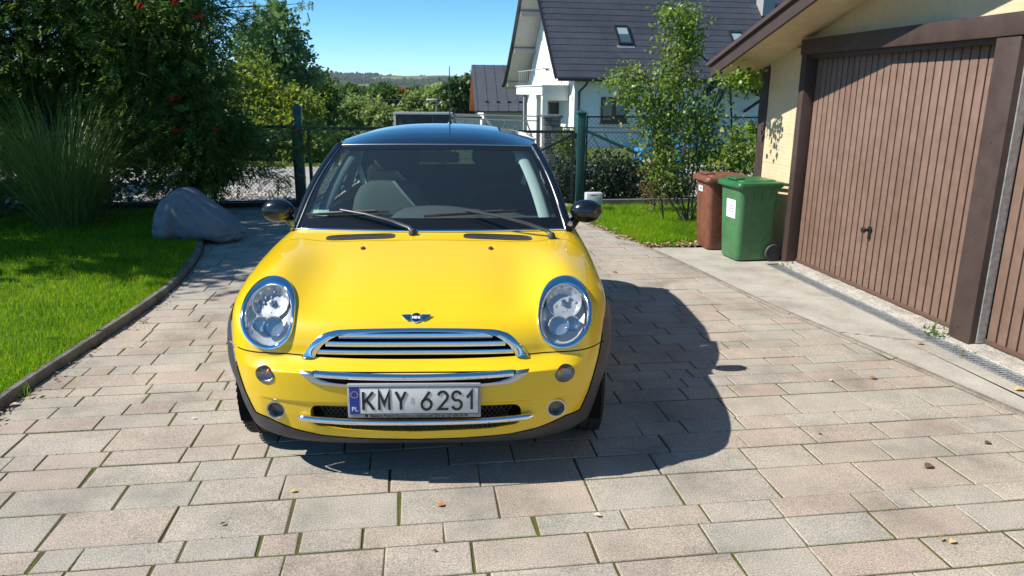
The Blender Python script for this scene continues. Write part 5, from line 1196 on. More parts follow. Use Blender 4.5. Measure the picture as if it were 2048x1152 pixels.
# blue garden toys
BLU = mat('blue_plastic', (.03,.22,.62), rough=.35, c2=(.06,.32,.72), mixscale=3)
t = empty('garden_slide', (3.30, 19, -.15), R(20), 'light blue plastic garden toy behind the steel fence', 'toy'); b = MB(); b.box(-.16, .16, -.2, .2, 0, .42, bev=.03); b.build('body', BLU, t, 30); b = MB(); b.bar((.0,-.1,.42), (.16,-.1,.92), .05); b.bar((.18,-.1,.0), (.18,-.1,.95), .04, .04, (0,1,0)); b.build('ladder', mat('toy_teal', (.03,.25,.35), rough=.4), t); b = MB(); b.box(-.1,.05,-.215,-.205,.1,.3); b.build('panel', mat('toy_white', (.6,.68,.72), rough=.4), t)
t = empty('garden_table', (4.45, 19, -.15), R(0), 'blue plastic table seen through the climbing plant', 'table'); b = MB(); b.box(-.30, .30, -.2, .2, .42, .50, bev=.02); b.build('top', BLU, t, 30)
for sx in (-1, 1): b = MB(); b.box(sx*.25-.03, sx*.25+.03, -.16, .16, 0, .42); b.build('leg', BLU, t)
# street lamp far off and cables
lp = empty('street_lamp', (-6.08, 60, -3), 0, 'small far street lamp among the trees', 'street lamp'); b = MB(); b.bar((0,0,0), (0,0,3.95), .14, .14, (0,1,0)); b.build('pole', PURL, lp); b = MB(); b.box(-.75, .1, -.15, .15, 3.92, 4.08, bev=.04); b.build('head', mat('lamp_head', (.6,.6,.58), rough=.5), lp, 30)
tag(MB().tube([Vector((-60, 62, 1.35)), Vector((-16, 60, 1.0)), Vector((-2, 60, .95)), Vector((12, 60, 1.3))], .05, 5).build('overhead_cable', DKM), 'thin dark overhead cable crossing in front of the far trees', 'cable')
# ================================================================== trees, shrubs, grasses
def leafmat(name, cols, trans=.35, rough=.5, spec=.35):
    m = bpy.data.materials.new(name); m.use_nodes = True; N, L = nodes(m); b = N['Principled BSDF']; b.inputs['Roughness'].default_value = rough; b.inputs['Specular IOR Level'].default_value = spec
    g_ = N.new('ShaderNodeNewGeometry'); k = len(cols); c = ramp(N, L, g_.outputs['Random Per Island'], [(i/max(1, k-1), cc) for i, cc in enumerate(cols)])
    L.new(c, b.inputs['Base Color']); t = N.new('ShaderNodeBsdfTranslucent'); hs_ = N.new('ShaderNodeHueSaturation'); hs_.inputs['Value'].default_value = 1.5; hs_.inputs['Saturation'].default_value = 1.1; L.new(c, hs_.inputs['Color']); L.new(hs_.outputs[0], t.inputs[0])
    mx = N.new('ShaderNodeMixShader'); mx.inputs[0].default_value = trans; L.new(b.outputs[0], mx.inputs[1]); L.new(t.outputs[0], mx.inputs[2]); L.new(mx.outputs[0], N['Material Output'].inputs[0]); return m
def unit(a): return a/np.maximum(np.linalg.norm(a, axis=-1, keepdims=True), 1e-9)
def quads(P, D, Nn, Ls, Ws, fold=.18):
    "leaf blades: base, right, tip, left"
    Sd = unit(np.cross(D, Nn)); Up = np.cross(Sd, D); Ls = Ls[:,None]; Ws = Ws[:,None]
    mid = P+D*Ls*.48; V = np.stack([P, mid+Sd*Ws*.5+Up*Ws*fold, P+D*Ls, mid-Sd*Ws*.5+Up*Ws*fold], 1); return V
def leaf_mesh(name, V, m, parent=None):
    n = len(V); F = np.arange(n*4).reshape(n, 4); return mobj(name, mesh_np(name, V.reshape(-1, 3), F), m, parent)
def crown_pts(blobs, n, shell=.55):
    "points in ellipsoids (cx,cy,cz,rx,ry,rz), denser to the outside, gathered in clumps"
    vol = np.array([b[3]*b[4]*b[5] for b in blobs])**.8; out = []; nrm = []
    for b, k in zip(blobs, np.round(n*vol/vol.sum()).astype(int)):
        ncl = max(6, int(k/28)); d = unit(nr.standard_normal((ncl, 3))); r = nr.uniform(shell**3, 1, ncl)**(1/3)*nr.uniform(.85, 1.10, ncl); c = d*r[:,None]*np.array(b[3:6])+np.array(b[:3])
        idx = nr.integers(0, ncl, k); sg = .20*min(b[3:6])+.05; p = c[idx]+nr.standard_normal((k, 3))*np.array([sg, sg, sg*.7]); out.append(p); nrm.append(unit(d[idx]+nr.standard_normal((k, 3))*.35))
    return np.concatenate(out), np.concatenate(nrm)
BARK = mat('bark', (.055,.042,.034), rough=.95, c2=(.10,.08,.065), mixscale=8, bump=.6, bscale=30)
def trunk_mesh(name, base, top, r, limbs, parent, m=BARK, bend=.1):
    b = MB(); base, top = Vector(base), Vector(top); path = [base.lerp(top, t)+Vector((rnd.uniform(-bend,bend), rnd.uniform(-bend,bend), 0))*math.sin(math.pi*t) for t in np.linspace(0, 1, 7)]
    b.tube(path, [r*(1-.75*t) for t in np.linspace(0, 1, 7)], 8)
    for q in limbs:
        q = Vector(q); t = rnd.uniform(.25, .9); s = path[int(t*6)]; mid = s.lerp(q, .5)+Vector((0, 0, rnd.uniform(.0, .15)*(q-s).length)); b.tube([s, mid, q], [r*.35*(1-.4*t), r*.2, r*.05], 5)
    return b.build(name, m, parent, 60)
def tree(name, base, H, r, blobs, n, size, lm, label, cat='tree', group=None, asp=.5, droop=.3, nl=14):
    t = empty(name, (0,0,0), 0, label, cat, group); P, Nn = crown_pts(blobs, n); k = len(P)
    D = unit(Nn*.6+nr.standard_normal((k, 3))*.6+np.array([0, 0, -droop])); L_ = size*nr.uniform(.7, 1.3, k)
    leaf_mesh('crown', quads(P, D, unit(nr.standard_normal((k, 3))+np.array([0,0,.8])), L_, L_*asp), lm, t)
    lb = [P[i] for i in nr.integers(0, k, nl)]; trunk_mesh('trunk', base, (base[0]*.3+blobs[0][0]*.7, base[1]*.3+blobs[0][1]*.7, base[2]+H*.8), r, lb, t); return t
# ---- rowans
ROW = leafmat('rowan_leaf', [(.06,.12,.028), (.08,.16,.032), (.115,.205,.036), (.075,.14,.042), (.17,.22,.042)], .45)
BER = mat('red_berry', (.55,.012,.008), rough=.35)
def rowan(base, H, r, blobs, nleaf, label, clusters, Lr=(.12, .20)):
    t = empty('rowan_tree', (0,0,0), 0, label, 'tree', 'rowan trees by the fence'); P, Nn = crown_pts(blobs, nleaf, .45); k = len(P)
    D = unit(Nn*.7+nr.standard_normal((k, 3))*.5+np.array([0, 0, -.35])); Up = unit(nr.standard_normal((k, 3))*.5+np.array([0, -.2, 1.0])); Ln = nr.uniform(*Lr, k); Sd = unit(np.cross(D, Up)); out = []
    for i in range(5):
        f = .25+.17*i; q = P+D*(Ln*f)[:,None]+np.array([0,0,-1])*(Ln*f*f*.25)[:,None]
        for s in (-1, 1): dd = unit(Sd*s*.85+D*.6+nr.standard_normal((k, 3))*.12); ll = Ln*.44*(1-.25*abs(i-2)/2); out.append(quads(q, dd, Up, ll, ll*.38))
    out.append(quads(P+D*(Ln*.95)[:,None], D, Up, Ln*.34, Ln*.13)); leaf_mesh('crown', np.concatenate(out), ROW, t)
    lb = [P[i] for i in nr.integers(0, k, 34)]; trunk_mesh('trunk', base, (base[0]*.4+blobs[0][0]*.6, blobs[0][1], H*.75), r, lb, t)
    for c in clusters:
        kk = 26; pc = np.array(c)+nr.standard_normal((kk, 3))*np.array([.030,.022,.016]); sr = nr.uniform(.008, .012, kk)
        V = oc[None]*sr[:,None,None]+pc[:,None]; V2_ = V.reshape(-1,3); F = (of[None]+(np.arange(kk)*6)[:,None,None]).reshape(-1,3); mobj('berry_cluster', mesh_np('berry_cluster', V2_, F, True), BER, t)
    return t
def W_(px, py, d):
    "measured picture point at distance d, used to set out the plants"
    x, y = px-1024, py-576; r_ = R(.4); a = (math.cos(r_)*x+math.sin(r_)*y)/1480; b = -(-math.sin(r_)*x+math.cos(r_)*y)/1480; P_ = R(14.8)
    dy = math.cos(P_)+b*math.sin(P_); dz = -math.sin(P_)+b*math.cos(P_); k = d/dy; return (a*k, d, 1.6+dz*k)
rowan((-4.15, 9.75, 0), 3.2, .07, [(-4.45,9.7,1.9,.80,.6,1.1), (-4.0,9.6,1.15,.50,.45,.75), (-4.9,9.8,2.7,.9,.7,.9), (-4.25,9.6,2.5,.6,.6,.8), (-3.78,9.65,.95,.38,.35,.45), (-5.2,9.9,1.55,.5,.5,.75), (-4.2,9.6,.62,.35,.35,.35)], 10500,
      'dark rowan tree with red berries drooping beside the left gate post', [W_(268,46,9.0), W_(278,12,9.0), W_(398,33,9.1), W_(347,195,9.1), W_(350,258,9.1), W_(430,258,9.2), W_(352,5,9.0)])
rowan((-6.3, 9.9, 0), 4.2, .09, [(-6.1,9.9,2.5,1.1,.9,.9), (-6.9,9.7,2.0,.9,.9,1.1), (-5.6,10.1,2.3,.7,.7,.8), (-7.6,9.9,2.4,1.0,.9,1.2), (-6.4,9.8,3.6,1.3,1.0,.9), (-4.9,9.9,3.7,1.0,.9,.7), (-5.9,10.2,1.6,.6,.6,.5), (-7.3,10.1,1.3,.9,.7,.7), (-6.6,10.2,1.9,.9,.6,.6)], 11500,
      'dark rowan tree at the far left behind the tall ornamental grass', [W_(27,8,9.3), W_(118,6,9.2)])
# overhanging twig sprays, top left, in front of the sky and the pale tree
spr = []
for px0, py0, px1, py1, m_ in ((430,30,610,5,30), (440,60,540,20,26), (470,110,530,60,20), (480,330,560,345,26), (470,290,640,255,60), (560,300,680,290,50), (440,250,520,300,60), (520,340,575,360,18)):
    for t in np.linspace(0, 1, m_): x, y, z = W_(px0+(px1-px0)*t+rnd.gauss(0, 9), py0+(py1-py0)*t+rnd.gauss(0, 9), 9.55+rnd.uniform(-.15, .15)); spr.append((x, y, z))
spr = np.array(spr); spr = spr[np.arange(len(spr)) >= 0]; tw = empty('rowan_tree', (0,0,0), 0, 'arching rowan branches reaching over the gate toward the car roof', 'tree', 'rowan trees by the fence')
k = len(spr); rep = 3; P = np.repeat(spr, rep, 0)+nr.standard_normal((k*rep, 3))*.05; D = unit(nr.standard_normal((k*rep, 3))+np.array([.3,0,-.5])); Up = unit(nr.standard_normal((k*rep,3))*.5+np.array([0,-.3,1])); Ln = nr.uniform(.09,.15,k*rep); Sd = unit(np.cross(D, Up)); out = []
for i in range(5):
    q = P+D*(Ln*(.25+.17*i))[:,None]
    for s in (-1, 1): dd = unit(Sd*s*.85+D*.6); ll = Ln*.36; out.append(quads(q, dd, Up, ll, ll*.38))
leaf_mesh('crown', np.concatenate(out), ROW, tw)
b = MB()
for pts_ in (((400,20),(470,14),(540,12),(612,6)), ((410,90),(470,50),(545,18)), ((400,280),(470,285),(560,265),(640,258)), ((420,300),(500,320),(565,345)), ((400,330),(440,300),(520,300),(690,290))):
    b.tube([Vector(W_(x, y, 9.6)) for x, y in pts_], [.012,.009,.006,.003][:len(pts_)] if len(pts_) == 4 else [.012,.008,.003], 5)
b.tube([Vector((-4.15, 9.75, 1.0)), Vector(W_(410, 200, 9.65)), Vector(W_(400, 20, 9.6))], [.03,.02,.012], 6); b.tube([Vector((-4.15, 9.75, .9)), Vector(W_(400, 300, 9.6))], [.03,.012], 6); b.build('trunk', BARK, tw, 60)
for px, py in ((595,262),(622,288),(668,288),(612,300)):
    kk = 22; pc = np.array(W_(px, py, 9.5))+nr.standard_normal((kk, 3))*np.array([.026,.02,.014]); sr = nr.uniform(.008,.011,kk); V = (oc[None]*sr[:,None,None]+pc[:,None]).reshape(-1,3); mobj('berry_cluster', mesh_np('berry_cluster', V, (of[None]+(np.arange(kk)*6)[:,None,None]).reshape(-1,3), True), BER, tw)
# tall tree left of the picture whose shade lies over the rear lawn
MAP = leafmat('maple_leaf', [(.05,.09,.02), (.065,.11,.025), (.08,.13,.03)], .35)
tree('shade_tree', (-10.2, 8.9, 0), 8, .16, [(-9.6,8.3,2.2,1.1,1.0,.9), (-10.4,7.6,3.6,1.2,1.0,1.1), (-9.0,9.0,1.6,.9,.9,.8)], 3500, .15, MAP, 'tall leafy tree at the left edge behind the ornamental grass', asp=.8)
tree('shade_tree', (-8.5, 6.9, 0), 7, .14, [(-7.9,6.95,5.15,1.2,1.15,1.05), (-8.6,7.1,3.6,1.1,1.0,.9), (-7.3,7.5,4.8,.95,.8,.9), (-9.0,7.0,3.6,1.1,1.0,1.1), (-7.9,6.2,3.8,1.0,.8,.8), (-7.1,5.75,4.9,.9,.75,.7), (-7.3,6.6,4.9,.8,.7,.7)], 10200, .13, MAP, 'tall leafy tree left of the lawn shading the rear of the drive', asp=.8)
tree('shade_tree', (-11.6, 11.3, 0), 8, .16, [(-12.2,11.0,3.6,1.6,1.5,1.6), (-11.4,11.4,4.4,1.3,1.3,1.2)], 6000, .15, MAP, 'tall leafy tree standing behind the left rowan', asp=.8)
# ---- tall ornamental grass
ZEB = bpy.data.materials.new('zebra_grass'); ZEB.use_nodes = True; N, L = nodes(ZEB); b_ = N['Principled BSDF']; b_.inputs['Roughness'].default_value = .5
g_ = N.new('ShaderNodeNewGeometry'); c1_ = ramp(N, L, g_.outputs['Random Per Island'], [(0, (.09,.19,.035)), (.6, (.15,.28,.05)), (.85, (.20,.31,.07)), (1, (.36,.33,.15))])
sx_ = N.new('ShaderNodeSeparateXYZ'); L.new(g_.outputs['Position'], sx_.inputs[0]); mm_ = N.new('ShaderNodeMath'); mm_.operation = 'MULTIPLY'; mm_.inputs[1].default_value = 11; L.new(sx_.outputs[2], mm_.inputs[0]); ma_ = N.new('ShaderNodeMath'); ma_.operation = 'MULTIPLY_ADD'; ma_.inputs[1].default_value = 6; L.new(g_.outputs['Random Per Island'], ma_.inputs[0]); L.new(mm_.outputs[0], ma_.inputs[2]); fr_ = N.new('ShaderNodeMath'); fr_.operation = 'FRACT'; L.new(ma_.outputs[0], fr_.inputs[0])
gt_ = N.new('ShaderNodeMath'); gt_.operation = 'GREATER_THAN'; gt_.inputs[1].default_value = .84; L.new(fr_.outputs[0], gt_.inputs[0]); L.new(mixc(N, L, gt_.outputs[0], c1_, (.22,.24,.10)), b_.inputs['Base Color'])
tl_ = N.new('ShaderNodeBsdfTranslucent'); L.new(c1_, tl_.inputs[0]); mx_ = N.new('ShaderNodeMixShader'); mx_.inputs[0].default_value = .3; L.new(b_.outputs[0], mx_.inputs[1]); L.new(tl_.outputs[0], mx_.inputs[2]); L.new(mx_.outputs[0], N['Material Output'].inputs[0])
def ribbons(base, dirs, Ln, w, droop, seg=6, z0=0):
    "arching blades: arrays base (n,2), dirs azimuth+lean, lengths"
    n = len(base); az_, lean = dirs; V = []; p = np.concatenate([base, np.full((n, 1), z0)], 1); h = np.stack([np.cos(az_), np.sin(az_), np.zeros(n)], 1); sd = np.stack([-np.sin(az_), np.cos(az_), np.zeros(n)], 1); l = lean.copy()
    for i in range(seg+1):
        ww = (w*(1-(i/seg)**2)+.0004)[:,None]*.5; V.append(p-sd*ww); V.append(p+sd*ww); st = (Ln/seg)[:,None]; p = p+(h*np.sin(l)[:,None]+np.array([0,0,1.])*np.cos(l)[:,None])*st; l = l+droop*(i/seg+.15)
    V = np.stack(V, 1); k = 2*(seg+1); F = np.array([[2*i, 2*i+1, 2*i+3, 2*i+2] for i in range(seg)]); return V.reshape(-1, 3), (F[None]+(np.arange(n)*k)[:,None,None]).reshape(-1, 4)
def tussock(name, cx, cy, rad, n, Lr, lean, w, m, label, group, droop=(.2, .8)):
    t = empty(name, (cx, cy, 0), 0, label, 'grass', group); r = rad*np.sqrt(nr.uniform(0, 1, n)); a = nr.uniform(0, 6.283, n); base = np.stack([r*np.cos(a), r*np.sin(a)], 1)
    V, F = ribbons(base, (a+nr.normal(0, .6, n), np.abs(nr.normal(0, lean, n))*.8+.02), nr.uniform(*Lr, n), nr.uniform(.5, 1.3, n)*w, nr.uniform(*droop, n)*.6, 7, .03); mobj('blades', mesh_np('blades', V, F), m, t); return t
tussock('ornamental_grass', -5.25, 8.65, .30, 1500, (.7, 2.0), .55, .012, ZEB, 'tall banded ornamental grass clump arching over the lawn at left', 'ornamental grasses')
tussock('ornamental_grass', -6.6, 8.9, .30, 800, (.7, 1.7), .55, .012, ZEB, 'ornamental grass clump cut by the left edge of the picture', 'ornamental grasses')
# ---- trees and shrubs beyond the road
POP = leafmat('poplar_leaf', [(.09,.17,.075), (.12,.21,.09), (.15,.24,.095)], .42); YGR = leafmat('yellow_green_leaf', [(.15,.22,.035), (.19,.25,.04), (.25,.28,.045), (.13,.19,.04)], .45); MGR = leafmat('mid_green_leaf', [(.05,.10,.02), (.07,.125,.026), (.09,.15,.035)], .3)
WIL = leafmat('willow_leaf', [(.17,.24,.075), (.21,.28,.085), (.24,.29,.075)], .3); ORL = leafmat('orange_leaf', [(.22,.13,.03), (.26,.16,.035), (.16,.13,.03)], .3); DGR = leafmat('dark_green_leaf', [(.035,.075,.02), (.05,.095,.025), (.07,.12,.03)], .25)
G2 = 'trees and bushes beyond the road'
def wt(px, py, d, dz=0): p = W_(px, py, d); return p
def T(px, d, blobs_px, n, size, lm, label, name='broadleaf_tree', asp=.6, droop=.3):
    bl = []
    for bx_, by_, rx_, ry_ in blobs_px: c = W_(bx_, by_, d); bl.append((c[0], c[1]+rnd.uniform(-.02, .02)*d, c[2], rx_*d/1480, max(rx_, ry_)*.8*d/1480, ry_*d/1480))
    bs = W_(px, 300, d); z0 = float(terr(bs[0], d)); return tree(name, (bs[0], d, z0), max(2, bl[0][2]-z0), .012*d*.35+.05, bl, n, size, lm, label, 'tree', G2, asp, droop, 10)
T(560, 27, [(565,100,45,70), (600,130,30,35), (530,150,35,50), (555,40,25,30), (510,90,30,40), (618,160,25,15)], 6500, .17, POP, 'airy pale green poplar standing against the sky above the gate post', asp=.7)
T(520, 23, [(535,205,60,45), (600,215,45,35), (490,170,45,60), (575,260,60,40)], 6000, .15, YGR, 'sunlit yellow green tree behind the left gate post')
T(640, 30, [(640,205,32,42), (610,170,40,30), (655,235,25,25)], 3000, .2, MGR, 'darker green tree right of the sunlit yellow green one')
T(700, 42, [(690,225,40,30), (735,228,40,26), (770,235,35,22)], 5000, .26, WIL, 'pale grey green willow bush above the car roof at left')
T(740, 75, [(720,200,45,24), (765,195,30,18)], 2600, .5, MGR, 'round green tree in the distance left of the orange tree')
T(793, 78, [(793,203,26,20)], 1300, .5, ORL, 'orange brown tree in the distance', asp=.7)
T(850, 68, [(850,200,40,24), (890,198,32,26), (825,215,28,16)], 3200, .45, WIL, 'pale willow behind the dark slab wall', droop=.9)
T(925, 58, [(925,188,24,32), (945,195,22,36), (905,192,18,24)], 2600, .4, DGR, 'dark green tree left of the metal roofed outbuilding')
T(660, 110, [(665,190,35,16), (830,188,30,12), (760,186,40,14)], 1800, .7, MGR, 'far green treetops along the valley below the hills')
T(985, 95, [(1000,190,40,20)], 900, .6, DGR, 'dark tree hidden behind the metal roofed outbuilding')
for k, (px, py, rx_, ry_, d, lm, lab) in enumerate(((520,290,55,22,19.5,DGR,'low dark bush beyond the road behind the rowan sprays'), (610,296,45,18,19.0,YGR,'low yellow green bush beyond the road'), (670,285,45,20,20,MGR,'low green bush beyond the road next to the car roof'), (430,280,60,40,20,YGR,'sunlit bush seen between the rowans'), (240,300,70,45,18,YGR,'bright green bush glowing through the gap behind the ornamental grass'), (120,290,60,60,22,MGR,'green bush behind the left rowan'))):
    c = W_(px, py, d); tree('bush', (c[0], d, float(terr(c[0], d))), 1, .04, [(c[0], d, c[2], rx_*d/1480, rx_*d/1480*.8, ry_*d/1480)], 2200, .12, lm, lab, 'bush', 'bushes across the road', .6, .2, 6)
for px, d, lab in ((40, 10.4, 'low dark shrub at the left edge behind the ornamental grass'), (215, 10.5, 'low dark shrub between the ornamental grass and the rowan')):
    c = W_(px, 380, d); tree('shrub', (c[0], d, 0), .6, .03, [(c[0], d, .55, .75, .4, .5), (c[0]+.2, d+.1, .95, .55, .4, .45)], 3000, .08, MGR, lab, 'shrub', 'low shrubs by the left fence', .6, .1, 12)
# ---- shrubs behind the right fence
HDG = leafmat('hedge_leaf', [(.012,.028,.010), (.020,.042,.014), (.032,.060,.018), (.015,.032,.012)], .15, .35, .5)
for k, (px, top, wd_, lab) in enumerate(((1128,330,30,'dark shrub just left of the pointed gate post'), (1200,308,44,'dark leafy shrub right behind the pointed gate post'), (1268,322,48,'dark leafy shrub behind the white box and slanting strut'), (1335,335,40,'dark shrub at the foot of the climbing plant'))):
    d = 11.55; c = W_(px, top, d); h = c[2]; tree('shrub', (c[0], d, 0), .5, .03, [(c[0], d, h*.55, wd_*d/1480, .38, h*.52), (c[0]+.1, d+.1, h*.3, wd_*d/1480*1.1, .36, h*.35)], 3400, .055, HDG, lab, 'shrub', 'dark shrubs behind the right fence', .6, .1, 16)
HDL = leafmat('shrub_light_leaf', [(.06,.11,.02), (.09,.15,.03), (.12,.17,.04)], .3)
for px, py, d, r_, lab in ((1135,290,13.2,22,'bright green bush beside the stone pillar'), (1060,395,11.4,16,'small light green plant low behind the right car pillar')):
    c = W_(px, py, d); tree('bush', (c[0], d, 0), .4, .02, [(c[0], d, c[2], r_*d/1480, .3, r_*1.1*d/1480)], 1200, .06, HDL, lab, 'bush', None, .6, .1, 8)
# ---- climbing plant on its arch by the garage
VIN = leafmat('vine_leaf', [(.09,.17,.022), (.13,.22,.03), (.17,.26,.035), (.11,.18,.03), (.26,.26,.03)], .35, .4, .4)
cv = empty('climbing_plant', (0,0,0), 0, 'tall sprawling climbing plant with bare lower stems in front of the white house', 'plant'); STM = mat('vine_stem', (.16,.13,.085), rough=.9, c2=(.09,.07,.05), mixscale=9)
dv = 9.4; stems = [[(1376,462),(1350,400),(1330,330),(1340,250),(1350,150),(1362,60),(1372,-20)], [(1372,462),(1380,380),(1395,280),(1385,180),(1378,80),(1380,10)], [(1368,462),(1330,385),(1305,330),(1275,230),(1265,170),(1225,160)], [(1378,462),(1395,330),(1420,240),(1440,170),(1490,145),(1525,165)], [(1374,460),(1345,330),(1310,200),(1290,150),(1250,145),(1215,180)], [(1380,460),(1410,350),(1440,300),(1470,320),(1500,330)], [(1370,460),(1345,370),(1315,290),(1300,220),(1325,150),(1340,60),(1330,20)]]
b = MB(); allL = []; dens = 130
for si, st in enumerate(stems):
    P3 = [Vector(W_(x, y, dv+.12*math.sin(si*1.9+i))) for i, (x, y) in enumerate(st)]; P3[0].z = 0.0
    b.tube(P3, list(np.linspace(.014, .004, len(P3))), 5)
    for i in range(1, len(P3)-0-1):
        for t in np.linspace(0, 1, dens): q = P3[i].lerp(P3[i+1], t); sp = .10 if i > 2 else (.14 if i == 2 else .09); 
        z_ok = lambda q: q.z > .55 or rnd.random() < .25
        for t in np.linspace(0, 1, dens):
            q = P3[i].lerp(P3[i+1], t)
            if not z_ok(q): continue
            allL.append((q.x+rnd.gauss(0, sp), q.y+rnd.gauss(0, sp), q.z+rnd.gauss(0, sp*.9)))
for cx_, cy_, rx_, ry_, n_ in ((1330,240,55,60,620), (1400,250,45,60,520), (1350,170,38,40,300), (1375,60,26,45,330), (1345,330,40,40,170), (1420,330,35,45,150), (1480,290,28,40,240), (1268,190,35,26,200), (1500,165,32,16,190), (1365,110,32,32,200), (1340,25,18,16,90)):
    for _ in range(int(n_*1.5)):
        p = W_(cx_+rnd.gauss(0, rx_*.55), cy_+rnd.gauss(0, ry_*.55), dv+rnd.uniform(-.3, .25)); allL.append(p)
allL = np.array(allL); k = len(allL); D = unit(nr.standard_normal((k, 3))*.8+np.array([0,-.2,-.5])); L_ = nr.uniform(.034, .064, k)
leaf_mesh('foliage', quads(allL, D, unit(nr.standard_normal((k,3))*.6+np.array([-.3,-.5,.8])), L_, L_*.72), VIN, cv); b.build('stems', STM, cv, 60)
b = MB()
for _ in range(46):
    x, y = rnd.uniform(1290, 1400), rnd.uniform(340, 440); p = Vector(W_(x, y, dv-.05)); q = p+Vector((rnd.uniform(-.22, .16), rnd.uniform(-.15, .1), rnd.uniform(-.12, .2))); b.tube([p, p.lerp(q, .5)+Vector((0,0,.03)), q], [.005,.004,.002], 4)
tag(b.build('dry_twigs', STM, cv), kind='stuff')
b = MB(); b.tube([Vector((*W_(1325, 470, 9.5)[:2], 0)), Vector(W_(1310, 250, 9.5)), Vector(W_(1330, 150, 9.5)), Vector(W_(1400, 110, 9.5)), Vector(W_(1460, 160, 9.5)), Vector((*W_(1470, 450, 9.5)[:2], 0))], .012, 6); b.build('arch', GRD, cv, 50)
# vine at the garage corner
cw = empty('climbing_plant', (0,0,0), 0, 'leafy vine climbing the dark corner post of the garage', 'plant'); L3 = []
for _ in range(180): L3.append(W_(1478+rnd.gauss(0, 24), 152+rnd.gauss(0, 9), 7.66+rnd.uniform(-.22, .18)))
for cx_, cy_, rx_, ry_, n_ in ((1505,155,30,13,120), (1512,300,16,45,230), (1500,255,14,14,60), (1460,290,28,50,110), (1445,330,22,40,50)):
    for _ in range(n_): L3.append(W_(cx_+rnd.gauss(0, rx_*.55), cy_+rnd.gauss(0, ry_*.55), 8.35+rnd.uniform(-.2, .2)))
L3 = np.array(L3); k = len(L3); L_ = nr.uniform(.04, .075, k); leaf_mesh('foliage', quads(L3, unit(nr.standard_normal((k,3))*.7+np.array([0,-.2,-.6])), unit(nr.standard_normal((k,3))*.6+np.array([-.4,-.5,.7])), L_, L_*.8), VIN, cw)
b = MB(); b.tube([Vector((2.75, 8.2, 0)), Vector(W_(1508, 330, 8.35)), Vector(W_(1515, 250, 8.35)), Vector(W_(1525, 150, 7.9)), Vector(W_(1445, 148, 7.6))], [.012,.010,.008,.006,.003], 5); b.tube([Vector((2.6, 8.3, 0)), Vector(W_(1450, 330, 8.4)), Vector(W_(1465, 260, 8.4))], [.01,.008,.003], 5); b.build('stems', STM, cw, 60)
# flower bed between fence and vine: warm coloured low plants
MAR = leafmat('bed_leaf', [(.05,.09,.02), (.08,.12,.025), (.20,.12,.03), (.12,.06,.035)], .3)
for px, py, d, r_, lab in ((1470,320,9.9,30,'mixed rusty green flower bed plant behind the brown bin'), (1310,345,10.2,22,'low plant with yellow flowers under the climbing plant')):
    c = W_(px, py, d); tree('bed_plant', (c[0], d, 0), .4, .015, [(c[0], d, c[2]*.8, r_*d/1480, .2, c[2]*.5)], 900, .05, MAR, lab, 'plant', None, .6, .1, 10)
# ================================================================== lawn grass, weeds, fallen leaves
GRS = leafmat('lawn_blade', [(.10,.23,.006), (.145,.32,.008), (.20,.37,.010), (.26,.40,.014), (.175,.34,.008), (.38,.37,.07)], .45, .6, .12)
N, L = nodes(GRS); bs_ = N['Principled BSDF']; src_ = bs_.inputs['Base Color'].links[0].from_socket
pt_ = ramp(N, L, pos_noise(N, L, 1.7, 5), [(.34, (.55,.62,.6)), (.48, (.92,.95,.9)), (.56, (1,1,1)), (.68, (1.25,1.02,1.0))]); out_ = mixc(N, L, .85, src_, pt_, 'MULTIPLY'); L.new(out_, bs_.inputs['Base Color'])
for nd in N:
    if nd.type == 'HUE_SAT': L.new(out_, nd.inputs['Color'])
def lawn(name, uv, z, hr, w, label):
    n = len(uv); base = np.stack([uv[:,0]*cs-uv[:,1]*ss, uv[:,0]*ss+uv[:,1]*cs], 1); az_ = nr.uniform(0, 6.283, n); ln = np.abs(nr.normal(0, .35, n)); Ln = nr.uniform(*hr, n)
    h = np.stack([np.cos(az_), np.sin(az_), np.zeros(n)], 1); sd = np.stack([-np.sin(az_), np.cos(az_), np.zeros(n)], 1); p0 = np.concatenate([base, z[:,None]], 1); up = np.array([0,0,1.]); w_ = (w*nr.uniform(.6,1.3,n))[:,None]*.5
    d1 = h*np.sin(ln)[:,None]+up*np.cos(ln)[:,None]; p1 = p0+d1*(Ln*.55)[:,None]; l2 = ln+nr.uniform(.1,.9,n); d2 = h*np.sin(l2)[:,None]+up*np.cos(l2)[:,None]; p2 = p1+d2*(Ln*.45)[:,None]
    V = np.stack([p0-sd*w_, p0+sd*w_, p1+sd*w_*.8, p1-sd*w_*.8, p2], 1); F = np.array([[0,1,2],[0,2,3],[3,2,4]]); F = (F[None]+(np.arange(n)*5)[:,None,None]).reshape(-1, 3)
    return tag(mobj(name, mesh_np(name, V.reshape(-1,3), F), GRS), label, 'grass', kind='stuff')
n = 210000; vv = 3.2+(10.3-3.2)*nr.uniform(0, 1, n)**1.35; ul = uL(vv)-.048; uu = ul-5.2*nr.uniform(0, 1, n)**1.25; 
tall = np.clip(.5+.5*np.sin(uu*2.1+np.sin(vv*1.7))*np.cos(vv*2.3+uu*.6), 0, 1); keep = nr.uniform(0, 1, n) < (.72+.28*tall); uu, vv = uu[keep], vv[keep]
lawn('lawn_grass', np.stack([uu, vv], 1), np.interp(uL(vv)-uu, [.045,.6,1.5,6], [.042,.055,.05,.05])-.004, (.020, .070), .0036, 'short bright green grass of the left lawn')
n = 42000; vv = nr.uniform(7.56, 10.4, n); lo_ = uR(vv)+.06; hi_ = np.where(vv < 8.4, 3.66, 4.4); uu = lo_+(hi_-lo_)*nr.uniform(0, 1, n); keep = (vv > 7.66+.05*np.sin(uu*9)); uu, vv = uu[keep], vv[keep]
lawn('lawn_grass', np.stack([uu, vv], 1), np.full(len(uu), .004), (.03, .085), .0036, 'longer grass of the small right lawn behind the bins')
